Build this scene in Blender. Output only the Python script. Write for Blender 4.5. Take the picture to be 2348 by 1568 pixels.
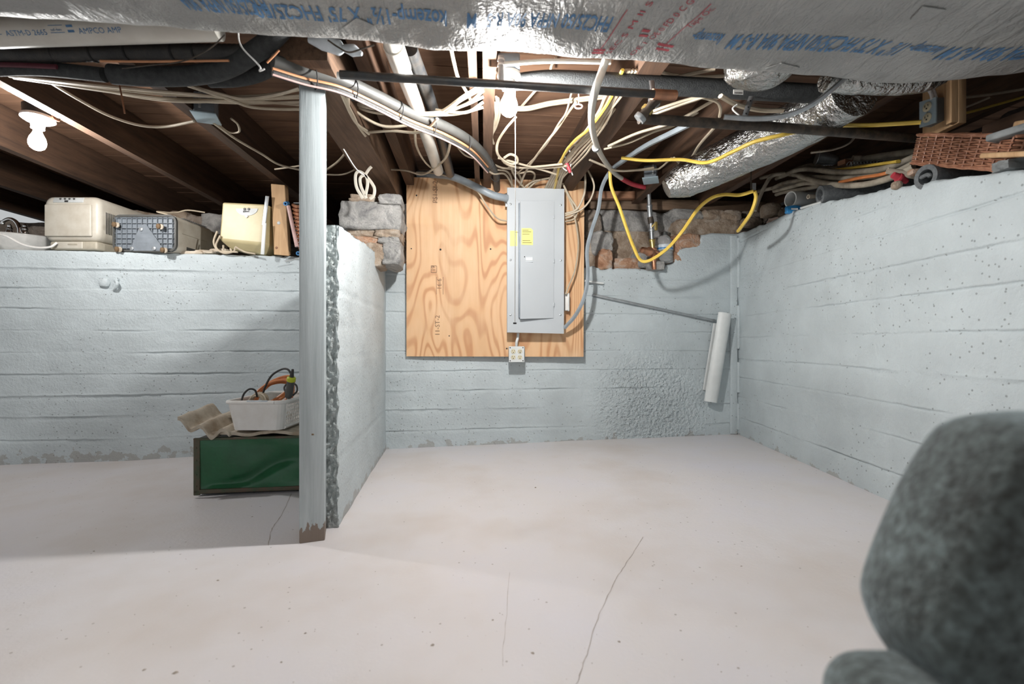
import bpy, math, random
import numpy as np
from mathutils import Vector, Matrix
random.seed(7)
for o in list(bpy.data.objects): bpy.data.objects.remove(o)
SC = bpy.context.scene
COL = SC.collection
# ---------------------------------------------------------------- camera
CX, CY, F, CH = 1174.0, 784.0, 1090.0, 0.67
cam = bpy.data.cameras.new('camera'); cam_o = bpy.data.objects.new('camera', cam); COL.objects.link(cam_o)
cam_o.location = (0, 0, CH); cam_o.rotation_euler = (math.radians(90), 0, 0)
cam.sensor_width = 36; cam.lens = 36*F/2348; cam.clip_start = 0.02
cam.dof.use_dof = True; cam.dof.focus_distance = 2.6; cam.dof.aperture_fstop = 3.0
SC.camera = cam_o
# ---------------------------------------------------------------- world and exposure
w = bpy.data.worlds.new('world'); SC.world = w; w.use_nodes = True
w.node_tree.nodes['Background'].inputs[0].default_value = (0.95, 0.98, 1.0, 1)
w.node_tree.nodes['Background'].inputs[1].default_value = 0.38
SC.view_settings.view_transform = 'Standard'; SC.view_settings.look = 'None'
SC.view_settings.gamma = 1.0; SC.view_settings.use_curve_mapping = False
SC.view_settings.exposure = 0.48
BULB_CENTRE, BULB_LEFT, BULB_FILL = 1120.0, 500.0, 240.0
# ---------------------------------------------------------------- pixel helpers (2348 x 1568 frame)
def P(px, py, d): return Vector(((px-CX)*d/F, d, CH+(CY-py)*d/F))
def PH(px, py, h): return P(px, py, h*F/(CY-py))            # on the level h above the lens
B0, BS = 3.05, 0.1405                                       # back wall plane Y = B0 + BS*X
def bdepth(px, off=0.0): return (B0-off)/(1-BS*(px-CX)/F)
def BK(px, py, off=0.0): return P(px, py, bdepth(px, off))  # off = distance in front of the back wall
R0, RS = 1.432, 0.0352                                      # right wall plane X = R0 + RS*Y
def rdepth(px, off=0.0): return (R0-off)/((px-CX)/F-RS)
def RW(px, py, off=0.0): return P(px, py, rdepth(px, off))
def floor_z(x): return 0.018+0.0127*x
def PF(px, py):
    k = (py-CY)/F; m = (px-CX)/F
    d = (CH-0.018)/(k+0.0127*m); return P(px, py, d)
def stub_x(y): return -0.625-0.126*(y-1.709)
# ---------------------------------------------------------------- noise
def _h(ix, iy, s):
    n = (ix.astype(np.int64)*374761393+iy.astype(np.int64)*668265263+int(s)*974634251) & 0x7fffffff
    n = ((n ^ (n >> 13))*1274126177) & 0x7fffffff
    return ((n ^ (n >> 16)) & 0xffff)/65535.0
def vn(x, y, s=0):
    x = np.asarray(x, float); y = np.asarray(y, float)
    ix = np.floor(x); iy = np.floor(y); fx = x-ix; fy = y-iy
    fx = fx*fx*(3-2*fx); fy = fy*fy*(3-2*fy)
    a = _h(ix, iy, s); b = _h(ix+1, iy, s); c = _h(ix, iy+1, s); d = _h(ix+1, iy+1, s)
    return (a*(1-fx)+b*fx)*(1-fy)+(c*(1-fx)+d*fx)*fy
def fbm(x, y, s=0, o=4):
    t = 0; a = 0.5
    for i in range(o): t = t+a*vn(x*2**i, y*2**i, s+i*17); a *= 0.5
    return t
# ---------------------------------------------------------------- materials
MATS = {}
def nodes(name):
    m = bpy.data.materials.new(name); m.use_nodes = True; MATS[name] = m
    nt = m.node_tree; b = nt.nodes['Principled BSDF']; return m, nt, b
def N(nt, t, **k):
    n = nt.nodes.new(t)
    for a, v in k.items(): setattr(n, a, v)
    return n
def ramp(nt, stops):
    r = N(nt, 'ShaderNodeValToRGB'); e = r.color_ramp.elements
    while len(e) < len(stops): e.new(0.5)
    for i, (p, c) in enumerate(stops): e[i].position = p; e[i].color = (*c, 1) if len(c) == 3 else c
    return r
def coords(nt, scale=(1, 1, 1), rot=(0, 0, 0)):
    t = N(nt, 'ShaderNodeTexCoord'); mp = N(nt, 'ShaderNodeMapping')
    mp.inputs['Scale'].default_value = scale; mp.inputs['Rotation'].default_value = rot
    nt.links.new(t.outputs['Object'], mp.inputs[0]); return mp.outputs[0]
def noise(nt, co, scale, detail=5, rough=0.6, dist=0):
    n = N(nt, 'ShaderNodeTexNoise'); nt.links.new(co, n.inputs['Vector'])
    n.inputs['Scale'].default_value = scale; n.inputs['Detail'].default_value = detail
    n.inputs['Roughness'].default_value = rough; n.inputs['Distortion'].default_value = dist
    return n.outputs['Fac']
def mixc(nt, fac, a, b, mode='MIX'):
    m = N(nt, 'ShaderNodeMix', data_type='RGBA', blend_type=mode)
    for s, v in ((m.inputs[0], fac), (m.inputs[6], a), (m.inputs[7], b)):
        if isinstance(v, (int, float)): s.default_value = v
        elif isinstance(v, tuple): s.default_value = (*v, 1)
        else: nt.links.new(v, s)
    return m.outputs[2]
def mth(nt, op, a, b=None, c=None):
    m = N(nt, 'ShaderNodeMath', operation=op)
    for s, v in zip(m.inputs, (a, b, c)):
        if v is None: continue
        if isinstance(v, (int, float)): s.default_value = v
        else: nt.links.new(v, s)
    return m.outputs[0]
def bump(nt, b, hgt, strength, dist=0.01, prev=None):
    n = N(nt, 'ShaderNodeBump'); n.inputs['Strength'].default_value = strength; n.inputs['Distance'].default_value = dist
    nt.links.new(hgt, n.inputs['Height'])
    if prev is not None: nt.links.new(prev, n.inputs['Normal'])
    nt.links.new(n.outputs[0], b.inputs['Normal']); return n.outputs[0]
def plain(name, c, rough=0.5, metal=0.0, c2=None, scale=20, bmp=0.0, bscale=60, stretch=(1, 1, 1), emit=None, spec=None, bdist=0.004):
    m, nt, b = nodes(name)
    b.inputs['Roughness'].default_value = rough; b.inputs['Metallic'].default_value = metal
    if spec is not None: b.inputs['Specular IOR Level'].default_value = spec
    co = coords(nt, stretch)
    if c2 is None: c2 = tuple(x*0.8 for x in c)
    r = ramp(nt, [(0.35, c2), (0.65, c)]); nt.links.new(noise(nt, co, scale), r.inputs[0])
    nt.links.new(r.outputs[0], b.inputs['Base Color'])
    if bmp: bump(nt, b, noise(nt, co, bscale, 4), bmp, bdist)
    if emit:
        b.inputs['Emission Color'].default_value = (*emit[0], 1); b.inputs['Emission Strength'].default_value = emit[1]
    return m
def wood(name, dark, light, axis=1, scale=9, rough=0.75, bmp=0.35, stain=None):
    m, nt, b = nodes(name); b.inputs['Roughness'].default_value = rough
    s = [1, 1, 1]; s[axis] = 0.07; co = coords(nt, tuple(s))
    n1 = noise(nt, co, scale*3, 7, 0.7, 0.4); n2 = noise(nt, coords(nt), 2.3, 3)
    r = ramp(nt, [(0.3, dark), (0.7, light)]); nt.links.new(n1, r.inputs[0])
    r2 = ramp(nt, [(0.3, (0.62, 0.6, 0.58)), (0.7, (1.0, 1.0, 1.0))]); nt.links.new(n2, r2.inputs[0])
    c = mixc(nt, 1.0, r.outputs[0], r2.outputs[0], 'MULTIPLY')
    nt.links.new(c, b.inputs['Base Color']); bump(nt, b, n1, bmp, 0.004); return m
def paint_wall(name, base, rough_x=None):
    m, nt, b = nodes(name); b.inputs['Roughness'].default_value = 0.55
    co = coords(nt)
    r = ramp(nt, [(0.3, tuple(x*0.80 for x in base)), (0.7, base)]); nt.links.new(noise(nt, co, 3.0, 5), r.inputs[0])
    # little pits in the paint
    v = N(nt, 'ShaderNodeTexVoronoi'); nt.links.new(co, v.inputs['Vector']); v.inputs['Scale'].default_value = 40
    pm = mth(nt, 'LESS_THAN', v.outputs['Distance'], 0.15)
    pn = mth(nt, 'GREATER_THAN', noise(nt, co, 2.2, 3), 0.51)
    pit = mth(nt, 'MULTIPLY', pm, pn)
    c = mixc(nt, mth(nt, 'MULTIPLY', pit, 0.65), r.outputs[0], (0.16, 0.17, 0.17))
    # damp brown stains breaking out of the lowest centimetres
    sx = N(nt, 'ShaderNodeSeparateXYZ'); nt.links.new(co, sx.inputs[0])
    low = N(nt, 'ShaderNodeMapRange'); nt.links.new(sx.outputs[2], low.inputs[0])
    for i, q in ((1, 0.02), (2, 0.16), (3, 0.60), (4, 0.0)): low.inputs[i].default_value = q
    st = mth(nt, 'GREATER_THAN', mth(nt, 'ADD', low.outputs[0], noise(nt, co, 16, 5)), 1.06)
    c = mixc(nt, mth(nt, 'MULTIPLY', st, 0.4), c, (0.23, 0.17, 0.12))
    nt.links.new(c, b.inputs['Base Color'])
    hgt = mth(nt, 'ADD', noise(nt, co, 70, 5, 0.65), mth(nt, 'MULTIPLY', pit, -1.6))
    if rough_x:                                    # a patch of coarse honeycombed concrete
        cx, cy, cz, rr = rough_x
        d = N(nt, 'ShaderNodeVectorMath', operation='DISTANCE'); nt.links.new(co, d.inputs[0]); d.inputs[1].default_value = (cx, cy, cz)
        mk = N(nt, 'ShaderNodeMapRange'); nt.links.new(d.outputs['Value'], mk.inputs[0])
        for i, q in ((1, rr*0.35), (2, rr*1.25), (3, 1.0), (4, 0.0)): mk.inputs[i].default_value = q
        hgt = mth(nt, 'ADD', hgt, mth(nt, 'MULTIPLY', mk.outputs[0], mth(nt, 'MULTIPLY', noise(nt, co, 52, 3, 0.5), 8.0)))
    bump(nt, b, hgt, 0.85, 0.006); return m

WALL = (0.55, 0.612, 0.63)
paint_wall('wall_paint', WALL, (0.92, 3.18, 0.22, 0.38))
plain('stub_end', (0.46, 0.50, 0.50), 0.5, c2=(0.34, 0.37, 0.36), scale=30, bmp=0.9, bscale=70, bdist=0.012)
def floor_mat():
    m, nt, b = nodes('floor_paint'); b.inputs['Roughness'].default_value = 0.42
    co = coords(nt)
    r = ramp(nt, [(0.25, (0.60, 0.535, 0.485)), (0.5, (0.70, 0.67, 0.67)), (0.72, (0.70, 0.685, 0.735))]); nt.links.new(noise(nt, co, 1.3, 4), r.inputs[0])
    wear = mth(nt, 'GREATER_THAN', noise(nt, coords(nt, (1, 0.45, 1), (0, 0, 0.4)), 26, 6, 0.75), 0.705)
    c = mixc(nt, mth(nt, 'MULTIPLY', wear, 0.35), r.outputs[0], (0.42, 0.37, 0.34))
    v = N(nt, 'ShaderNodeTexVoronoi'); nt.links.new(co, v.inputs['Vector']); v.inputs['Scale'].default_value = 26
    spk = mth(nt, 'MULTIPLY', mth(nt, 'LESS_THAN', v.outputs['Distance'], 0.075), mth(nt, 'GREATER_THAN', noise(nt, co, 3.3, 2), 0.5))
    c = mixc(nt, mth(nt, 'MULTIPLY', spk, 0.7), c, (0.25, 0.21, 0.18))
    nt.links.new(c, b.inputs['Base Color'])
    h = mth(nt, 'ADD', noise(nt, co, 90, 4), mth(nt, 'MULTIPLY', noise(nt, co, 9, 4), 2.0))
    bump(nt, b, h, 0.22, 0.004)
floor_mat()
wood('joist_wood', (0.045, 0.024, 0.014), (0.14, 0.075, 0.042))
wood('beam_wood', (0.075, 0.042, 0.024), (0.22, 0.128, 0.075), scale=14, bmp=0.6)
wood('board_wood', (0.115, 0.058, 0.033), (0.27, 0.15, 0.088), axis=0, scale=6)
wood('sill_wood', (0.10, 0.065, 0.04), (0.26, 0.17, 0.11), axis=0)
wood('fresh_wood', (0.52, 0.31, 0.15), (0.72, 0.48, 0.27), axis=2, scale=12, bmp=0.15)
wood('red_wood', (0.22, 0.10, 0.05), (0.42, 0.22, 0.13), axis=0)
def post_mat():
    m, nt, b = nodes('post_paint'); b.inputs['Roughness'].default_value = 0.55
    n1 = noise(nt, coords(nt, (1, 1, 0.05)), 40, 6, 0.7, 0.3)
    r = ramp(nt, [(0.3, (0.34, 0.385, 0.395)), (0.65, (0.48, 0.53, 0.54))]); nt.links.new(n1, r.inputs[0])
    co = coords(nt); sx = N(nt, 'ShaderNodeSeparateXYZ'); nt.links.new(co, sx.inputs[0])
    low = N(nt, 'ShaderNodeMapRange'); nt.links.new(sx.outputs[2], low.inputs[0])
    for i, q in ((1, 0.01), (2, 0.12), (3, 0.75), (4, 0.0)): low.inputs[i].default_value = q
    st = mth(nt, 'GREATER_THAN', mth(nt, 'ADD', low.outputs[0], noise(nt, coords(nt, (1, 1, 0.25)), 60, 5)), 0.95)
    nt.links.new(mixc(nt, mth(nt, 'MULTIPLY', st, 0.8), r.outputs[0], (0.16, 0.09, 0.045)), b.inputs['Base Color'])
    bump(nt, b, n1, 0.3, 0.004)
post_mat()
def plywood_mat():
    m, nt, b = nodes('plywood'); b.inputs['Roughness'].default_value = 0.6
    co = coords(nt, (1.0, 0.4, 0.24))
    n = noise(nt, co, 3.0, 2.0, 0.4, 0.35)
    w = mth(nt, 'SINE', mth(nt, 'MULTIPLY', n, 150.0))
    r = ramp(nt, [(0.0, (0.74, 0.47, 0.26)), (0.6, (0.72, 0.44, 0.235)), (0.97, (0.56, 0.28, 0.13))])
    nt.links.new(mth(nt, 'MULTIPLY_ADD', w, 0.5, 0.5), r.inputs[0])
    fine = ramp(nt, [(0.35, (0.66, 0.42, 0.24)), (0.65, (0.76, 0.54, 0.34))]); nt.links.new(noise(nt, coords(nt, (1, 1, 0.05)), 60, 5), fine.inputs[0])
    msk = ramp(nt, [(0.30, (0.25, 0.25, 0.25)), (0.52, (0.95, 0.95, 0.95))]); nt.links.new(noise(nt, coords(nt), 2.2, 3), msk.inputs[0])
    c = mixc(nt, msk.outputs[0], fine.outputs[0], r.outputs[0])
    st = ramp(nt, [(0.3, (0.85, 0.80, 0.74)), (0.6, (1, 1, 1))]); nt.links.new(noise(nt, coords(nt, (1, 1, 0.35)), 4, 4), st.inputs[0])
    nt.links.new(mixc(nt, 0.8, c, st.outputs[0], 'MULTIPLY'), b.inputs['Base Color'])
    bump(nt, b, noise(nt, coords(nt, (1, 1, 0.06)), 90, 4), 0.12, 0.003)
plywood_mat()
def stone_mat(name, a, b_, c_):
    m, nt, b = nodes(name); b.inputs['Roughness'].default_value = 0.9
    co = coords(nt)
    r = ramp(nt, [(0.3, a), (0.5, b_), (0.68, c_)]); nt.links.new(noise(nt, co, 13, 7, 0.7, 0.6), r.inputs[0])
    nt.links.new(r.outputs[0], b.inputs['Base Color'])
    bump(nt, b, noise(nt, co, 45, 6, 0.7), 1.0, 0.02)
stone_mat('stone_grey', (0.20, 0.20, 0.20), (0.40, 0.39, 0.37), (0.60, 0.58, 0.55))
stone_mat('stone_tan', (0.26, 0.18, 0.12), (0.45, 0.35, 0.26), (0.60, 0.53, 0.45))
stone_mat('stone_red', (0.32, 0.15, 0.08), (0.55, 0.32, 0.20), (0.66, 0.58, 0.50))
stone_mat('mortar', (0.17, 0.13, 0.10), (0.33, 0.27, 0.22), (0.45, 0.39, 0.33))
stone_mat('void_shade', (0.035, 0.027, 0.022), (0.07, 0.055, 0.045), (0.11, 0.09, 0.075))  # earth tones darkened to stand in for the crawl space's deep shade
stone_mat('soil', (0.10, 0.07, 0.05), (0.20, 0.15, 0.11), (0.34, 0.27, 0.21))
def foil(name, c, rough, bmp, scale, stretch, metal=0.9, bdist=0.02):
    m, nt, b = nodes(name); b.inputs['Roughness'].default_value = rough; b.inputs['Metallic'].default_value = metal
    co = coords(nt, stretch, (0, 0, 0.5))
    r = ramp(nt, [(0.3, tuple(x*0.72 for x in c)), (0.7, c)]); nt.links.new(noise(nt, coords(nt), 4, 4), r.inputs[0])
    nt.links.new(r.outputs[0], b.inputs['Base Color'])
    h = mth(nt, 'ADD', noise(nt, co, scale, 4, 0.55, 0.8), mth(nt, 'MULTIPLY', noise(nt, coords(nt), 120, 2), 0.25))
    bump(nt, b, h, bmp, bdist)
foil('duct_foil', (0.42, 0.42, 0.405), 0.55, 0.75, 13, (2.2, 0.8, 1.2), 0.32)
foil('flex_foil', (0.55, 0.55, 0.53), 0.27, 1.0, 22, (1, 1, 1), 1.0)
plain('ink_blue', (0.06, 0.16, 0.32), 0.6, c2=(0.09, 0.22, 0.40), scale=60)
plain('ink_red', (0.45, 0.07, 0.09), 0.6)
plain('maroon', (0.10, 0.018, 0.03), 0.5)
plain('ink_dark', (0.20, 0.11, 0.06), 0.7)
plain('cream_cable', (0.56, 0.48, 0.36), 0.55, c2=(0.40, 0.33, 0.24), scale=8)
plain('dirty_cable', (0.42, 0.37, 0.29), 0.75, c2=(0.22, 0.19, 0.15), scale=14, bmp=0.5, bscale=50)
plain('white_pipe', (0.62, 0.60, 0.54), 0.4, c2=(0.54, 0.51, 0.45), scale=9)
plain('grey_cable', (0.30, 0.34, 0.37), 0.42, c2=(0.22, 0.25, 0.27), scale=12)
plain('slate_cable', (0.13, 0.17, 0.20), 0.5)
plain('black_rubber', (0.022, 0.022, 0.022), 0.55, c2=(0.04, 0.037, 0.033), scale=30, bmp=0.4, bscale=200)
plain('black_iron', (0.020, 0.024, 0.028), 0.38, c2=(0.045, 0.04, 0.035), scale=25, bmp=0.25, bscale=90)
plain('rusty_iron', (0.10, 0.075, 0.055), 0.6, 0.4, c2=(0.04, 0.035, 0.03), scale=30, bmp=0.5, bscale=90)
plain('copper', (0.62, 0.30, 0.17), 0.42, 0.75, c2=(0.42, 0.21, 0.13), scale=30)
plain('copper_wire', (0.58, 0.27, 0.13), 0.5, 0.2)
plain('pink_wire', (0.55, 0.36, 0.33), 0.5)
plain('brass', (0.60, 0.46, 0.16), 0.35, 0.8)
plain('galv', (0.45, 0.47, 0.48), 0.42, 0.75, c2=(0.33, 0.35, 0.36), scale=25)
plain('chrome', (0.80, 0.80, 0.80), 0.08, 1.0)
plain('yellow_cord', (0.76, 0.54, 0.10), 0.4, c2=(0.66, 0.45, 0.07))
plain('red_plastic', (0.50, 0.05, 0.07), 0.45)
plain('panel_grey', (0.47, 0.50, 0.52), 0.36, c2=(0.45, 0.48, 0.50), scale=3)
plain('label_yellow', (0.78, 0.80, 0.25), 0.6, c2=(0.74, 0.76, 0.24))
plain('white_plastic', (0.80, 0.79, 0.76), 0.38, c2=(0.74, 0.72, 0.68), scale=18)
plain('porcelain', (0.82, 0.80, 0.76), 0.2)
plain('ivory', (0.72, 0.66, 0.47), 0.4)
plain('dark_slot', (0.02, 0.02, 0.02), 0.8)
plain('dehum_white', (0.52, 0.49, 0.42), 0.42, c2=(0.44, 0.40, 0.33), scale=14)
plain('dehum_dark', (0.42, 0.38, 0.30), 0.45)  # darker, warmer plastic than the main casing
plain('dehum_base', (0.20, 0.225, 0.25), 0.45)
plain('cream_plastic', (0.58, 0.50, 0.29), 0.42, c2=(0.50, 0.42, 0.23), scale=7)
plain('panel_silver', (0.52, 0.54, 0.53), 0.4)
plain('green_metal', (0.016, 0.12, 0.048), 0.26, c2=(0.012, 0.08, 0.032), scale=7, bmp=0.25, bscale=5, bdist=0.03)
plain('green_rust', (0.05, 0.075, 0.04), 0.55, c2=(0.11, 0.07, 0.045), scale=22)
plain('orange_cord', (0.62, 0.22, 0.07), 0.45, c2=(0.50, 0.16, 0.05))
plain('lime', (0.55, 0.62, 0.03), 0.4)
plain('dark_grey', (0.075, 0.075, 0.07), 0.5)
plain('tan_tile', (0.56, 0.50, 0.41), 0.8, c2=(0.36, 0.29, 0.21), scale=16, bmp=0.5, bscale=60)
plain('wicker', (0.46, 0.23, 0.14), 0.40, c2=(0.28, 0.12, 0.07), scale=40)
plain('foam', (0.022, 0.024, 0.025), 0.8, c2=(0.04, 0.043, 0.043), scale=60, bmp=0.6, bscale=220)
plain('foam_grey', (0.10, 0.11, 0.115), 0.85, c2=(0.16, 0.17, 0.175), scale=80, bmp=0.6, bscale=220)
plain('blue_wrap', (0.04, 0.27, 0.60), 0.4)
plain('blue_plastic', (0.08, 0.25, 0.50), 0.35)
plain('pale_blue', (0.62, 0.68, 0.72), 0.35)
plain('box_steel', (0.22, 0.25, 0.28), 0.45, 0.5)
plain('plate_blue', (0.38, 0.48, 0.53), 0.4, c2=(0.33, 0.42, 0.47))
plain('trim_white', (0.70, 0.72, 0.71), 0.45, c2=(0.62, 0.64, 0.63), scale=9)
plain('leaf_brown', (0.16, 0.10, 0.05), 0.8)
plain('debris', (0.22, 0.17, 0.13), 0.9, c2=(0.45, 0.40, 0.35), scale=70)
plain('grey_board', (0.25, 0.265, 0.265), 0.7, c2=(0.13, 0.14, 0.14), scale=14, bmp=0.4)
def clear_mat():
    m, nt, b = nodes('clear_plastic'); b.inputs['Base Color'].default_value = (0.93, 0.95, 0.95, 1)
    b.inputs['Roughness'].default_value = 0.08; b.inputs['Transmission Weight'].default_value = 0.75; b.inputs['IOR'].default_value = 1.25
    bump(nt, b, noise(nt, coords(nt, (0.2, 0.2, 1)), 60, 2), 0.4, 0.01)
clear_mat()
def chair_mat():
    m, nt, b = nodes('mottled_fabric'); b.inputs['Roughness'].default_value = 0.95
    b.inputs['Sheen Weight'].default_value = 0.5; b.inputs['Sheen Tint'].default_value = (0.7, 0.85, 0.9, 1)
    co = coords(nt)
    r = ramp(nt, [(0.36, (0.030, 0.030, 0.026)), (0.50, (0.085, 0.100, 0.095)), (0.66, (0.20, 0.25, 0.25))])
    f = mth(nt, 'ADD', mth(nt, 'MULTIPLY', noise(nt, co, 110, 3, 0.55), 0.5), mth(nt, 'MULTIPLY', noise(nt, co, 11, 4, 0.6), 0.45))
    nt.links.new(f, r.inputs[0]); nt.links.new(r.outputs[0], b.inputs['Base Color'])
    bump(nt, b, noise(nt, co, 150, 3), 0.4, 0.006)
chair_mat()
# ---------------------------------------------------------------- mesh building
def tagit(o, label=None, cat=None, group=None, kind=None):
    if label: o['label'] = label
    if cat: o['category'] = cat
    if group: o['group'] = group
    if kind: o['kind'] = kind
    return o
def empty(name, loc, label=None, cat=None, group=None, kind=None):
    o = bpy.data.objects.new(name, None); COL.objects.link(o); o.location = loc; o.empty_display_size = 0.05
    return tagit(o, label, cat, group, kind)
def adopt(o, parent):
    o.parent = parent
    if parent.type == 'EMPTY': o.matrix_parent_inverse = Matrix.Translation(-Vector(parent.location))
    return o                                       # meshes are built in world space, so sub-parts need no offset
def spline(pts, sub=6):
    p = [Vector(a) for a in pts]
    if len(p) < 3 or sub <= 1: return p
    q = [p[0]*2-p[1]]+p+[p[-1]*2-p[-2]]; out = []
    for i in range(1, len(q)-2):
        a, b, c, d = q[i-1], q[i], q[i+1], q[i+2]
        for k in range(sub):
            t = k/sub
            out.append(0.5*((2*b)+(c-a)*t+(2*a-5*b+4*c-d)*t*t+(3*b-a-3*c+d)*t**3))
    out.append(p[-1]); return out
class MB:
    def __init__(s): s.v = []; s.f = []
    def add(s, vs, fs):
        n = len(s.v); s.v += [tuple(a) for a in vs]; s.f += [tuple(i+n for i in f) for f in fs]; return s
    def box(s, c, size, rot=None):
        hx, hy, hz = [a/2 for a in size]; c = Vector(c)
        vs = [Vector((x*hx, y*hy, z*hz)) for x in (-1, 1) for y in (-1, 1) for z in (-1, 1)]
        if rot is not None: vs = [rot @ v for v in vs]
        return s.add([v+c for v in vs], [(0, 1, 3, 2), (4, 6, 7, 5), (0, 4, 5, 1), (2, 3, 7, 6), (0, 2, 6, 4), (1, 5, 7, 3)])
    def hexa(s, bot, top):                       # two quads of points
        return s.add(list(bot)+list(top), [(3, 2, 1, 0), (4, 5, 6, 7), (0, 1, 5, 4), (1, 2, 6, 5), (2, 3, 7, 6), (3, 0, 4, 7)])
    def rbox(s, c, size, r, rot=None, k=3, deform=None):
        h = [a/2 for a in size]; r = min(r, min(h)*0.999); c = Vector(c)
        ax = []
        for a in h:
            e = [r*(1-math.cos(i*math.pi/2/k)) for i in range(k+1)]
            ax.append(sorted(set([-a+x for x in e]+[a-x for x in e])))
        key = {}; vs = []; fs = []
        def vid(p):
            kk = (round(p[0], 6), round(p[1], 6), round(p[2], 6))
            if kk not in key:
                q = Vector(p); inn = Vector([max(-(h[i]-r), min(h[i]-r, q[i])) for i in range(3)])
                d = q-inn
                # spread cube-surface points over the rounding sphere
                if d.length > 1e-9: q = inn+d.normalized()*r if r > 0 else q
                if deform: q = deform(q)
                if rot is not None: q = rot @ q
                key[kk] = len(vs); vs.append(q+c)
            return key[kk]
        for a in range(3):
            b, d = (a+1) % 3, (a+2) % 3
            for sg in (-1, 1):
                for i in range(len(ax[b])-1):
                    for j in range(len(ax[d])-1):
                        ids = []
                        for (ii, jj) in ((i, j), (i+1, j), (i+1, j+1), (i, j+1)):
                            p = [0, 0, 0]; p[a] = sg*h[a]; p[b] = ax[b][ii]; p[d] = ax[d][jj]; ids.append(vid(p))
                        fs.append(ids if sg > 0 else ids[::-1])
        return s.add(vs, fs)
    def tube(s, pts, r, n=8, sub=5, caps=True, flat=1.0, up=None):
        p = spline(pts, sub); m = len(p)
        rs = r if isinstance(r, (list, tuple)) else None
        T = [(p[min(i+1, m-1)]-p[max(i-1, 0)]).normalized() for i in range(m)]
        u = Vector(up) if up is not None else Vector((0, 0, 1))
        if abs(T[0].dot(u)) > 0.95: u = Vector((1, 0, 0.1))
        vs = []
        for i in range(m):
            u = u-T[i]*u.dot(T[i])
            if u.length < 1e-6: u = T[i].orthogonal()
            u.normalize(); b = T[i].cross(u)
            rr = r if rs is None else np.interp(i/(m-1), np.linspace(0, 1, len(rs)), rs)
            for k in range(n):
                a = 2*math.pi*k/n; vs.append(p[i]+b*(math.cos(a)*rr)+u*(math.sin(a)*rr*flat))
        fs = [(i*n+k, i*n+(k+1) % n, (i+1)*n+(k+1) % n, (i+1)*n+k) for i in range(m-1) for k in range(n)]
        if caps: fs += [tuple(range(n))[::-1], tuple((m-1)*n+k for k in range(n))]
        return s.add(vs, fs)
    def pipe(s, a, b, r, ri, n=20):               # hollow straight pipe
        a = Vector(a); b = Vector(b); T = (b-a).normalized(); u = T.orthogonal().normalized(); w = T.cross(u); vs = []
        for (q, rr) in ((a, r), (b, r), (b, ri), (a, ri)):
            vs += [q+u*math.cos(2*math.pi*k/n)*rr+w*math.sin(2*math.pi*k/n)*rr for k in range(n)]
        fs = [(j*n+k, j*n+(k+1) % n, ((j+1) % 4)*n+(k+1) % n, ((j+1) % 4)*n+k) for j in range(4) for k in range(n)]
        return s.add(vs, fs)
    def lathe(s, c, prof, axis=(0, 0, 1), n=20):   # prof: (radius, height along axis)
        T = Vector(axis).normalized(); u = T.orthogonal().normalized(); w = T.cross(u); c = Vector(c); vs = []
        for (r, z) in prof: vs += [c+T*z+u*math.cos(2*math.pi*k/n)*r+w*math.sin(2*math.pi*k/n)*r for k in range(n)]
        m = len(prof)
        fs = [(i*n+k, i*n+(k+1) % n, (i+1)*n+(k+1) % n, (i+1)*n+k) for i in range(m-1) for k in range(n)]
        if prof[0][0] > 1e-5: fs.append(tuple(range(n))[::-1])
        if prof[-1][0] > 1e-5: fs.append(tuple((m-1)*n+k for k in range(n)))
        return s.add(vs, fs)
    def prism(s, poly, off):                       # polygon of world points pushed along off
        n = len(poly); off = Vector(off); a = [Vector(p) for p in poly]
        return s.add(a+[p+off for p in a], [tuple(range(n))[::-1], tuple(range(n, 2*n))]+[(i, (i+1) % n, n+(i+1) % n, n+i) for i in range(n)])
    def grid(s, fn, us, vs_):
        vv = [fn(u, v) for v in vs_ for u in us]; n = len(us)
        return s.add(vv, [(j*n+i, j*n+i+1, (j+1)*n+i+1, (j+1)*n+i) for j in range(len(vs_)-1) for i in range(n-1)])
    def stone(s, c, size, seed=0, n=7, b=0.45, amp=0.10, rot=None):
        c = Vector(c); key = {}; vs = []; fs = []
        rnd = random.Random(seed); o = [rnd.uniform(0, 90) for _ in range(3)]
        def vid(p):
            kk = tuple(round(a, 5) for a in p)
            if kk not in key:
                q = Vector(p); q = q*(1-b)+q.normalized()*1.2*b
                d = float(fbm(q.x*1.7+q.z*2.1+o[0], q.y*1.9-q.z*1.3+o[1], seed, 4))-0.47
                q = q*(1+d*amp*6)
                q = Vector((q.x*size[0]/2, q.y*size[1]/2, q.z*size[2]/2))
                if rot is not None: q = rot @ q
                key[kk] = len(vs); vs.append(q+c)
            return key[kk]
        t = [-1+2*i/n for i in range(n+1)]
        for a in range(3):
            bb, d = (a+1) % 3, (a+2) % 3
            for sg in (-1, 1):
                for i in range(n):
                    for j in range(n):
                        ids = []
                        for (ii, jj) in ((i, j), (i+1, j), (i+1, j+1), (i, j+1)):
                            p = [0, 0, 0]; p[a] = sg; p[bb] = t[ii]; p[d] = t[jj]; ids.append(vid(p))
                        fs.append(ids if sg > 0 else ids[::-1])
        return s.add(vs, fs)
    def build(s, name, mat, parent=None, smooth=True, label=None, cat=None, group=None, kind=None, auto=40):
        me = bpy.data.meshes.new(name); me.from_pydata(s.v, [], s.f); me.validate(); me.update()
        mats = mat if isinstance(mat, (list, tuple)) else [mat]
        for m_ in mats: me.materials.append(MATS[m_])
        if smooth:
            me.polygons.foreach_set('use_smooth', [True]*len(me.polygons))
            if auto and hasattr(me, 'set_sharp_from_angle'): me.set_sharp_from_angle(angle=math.radians(auto))
        o = bpy.data.objects.new(name, me); COL.objects.link(o)
        if parent is not None: adopt(o, parent)
        return tagit(o, label, cat, group, kind)
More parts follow.
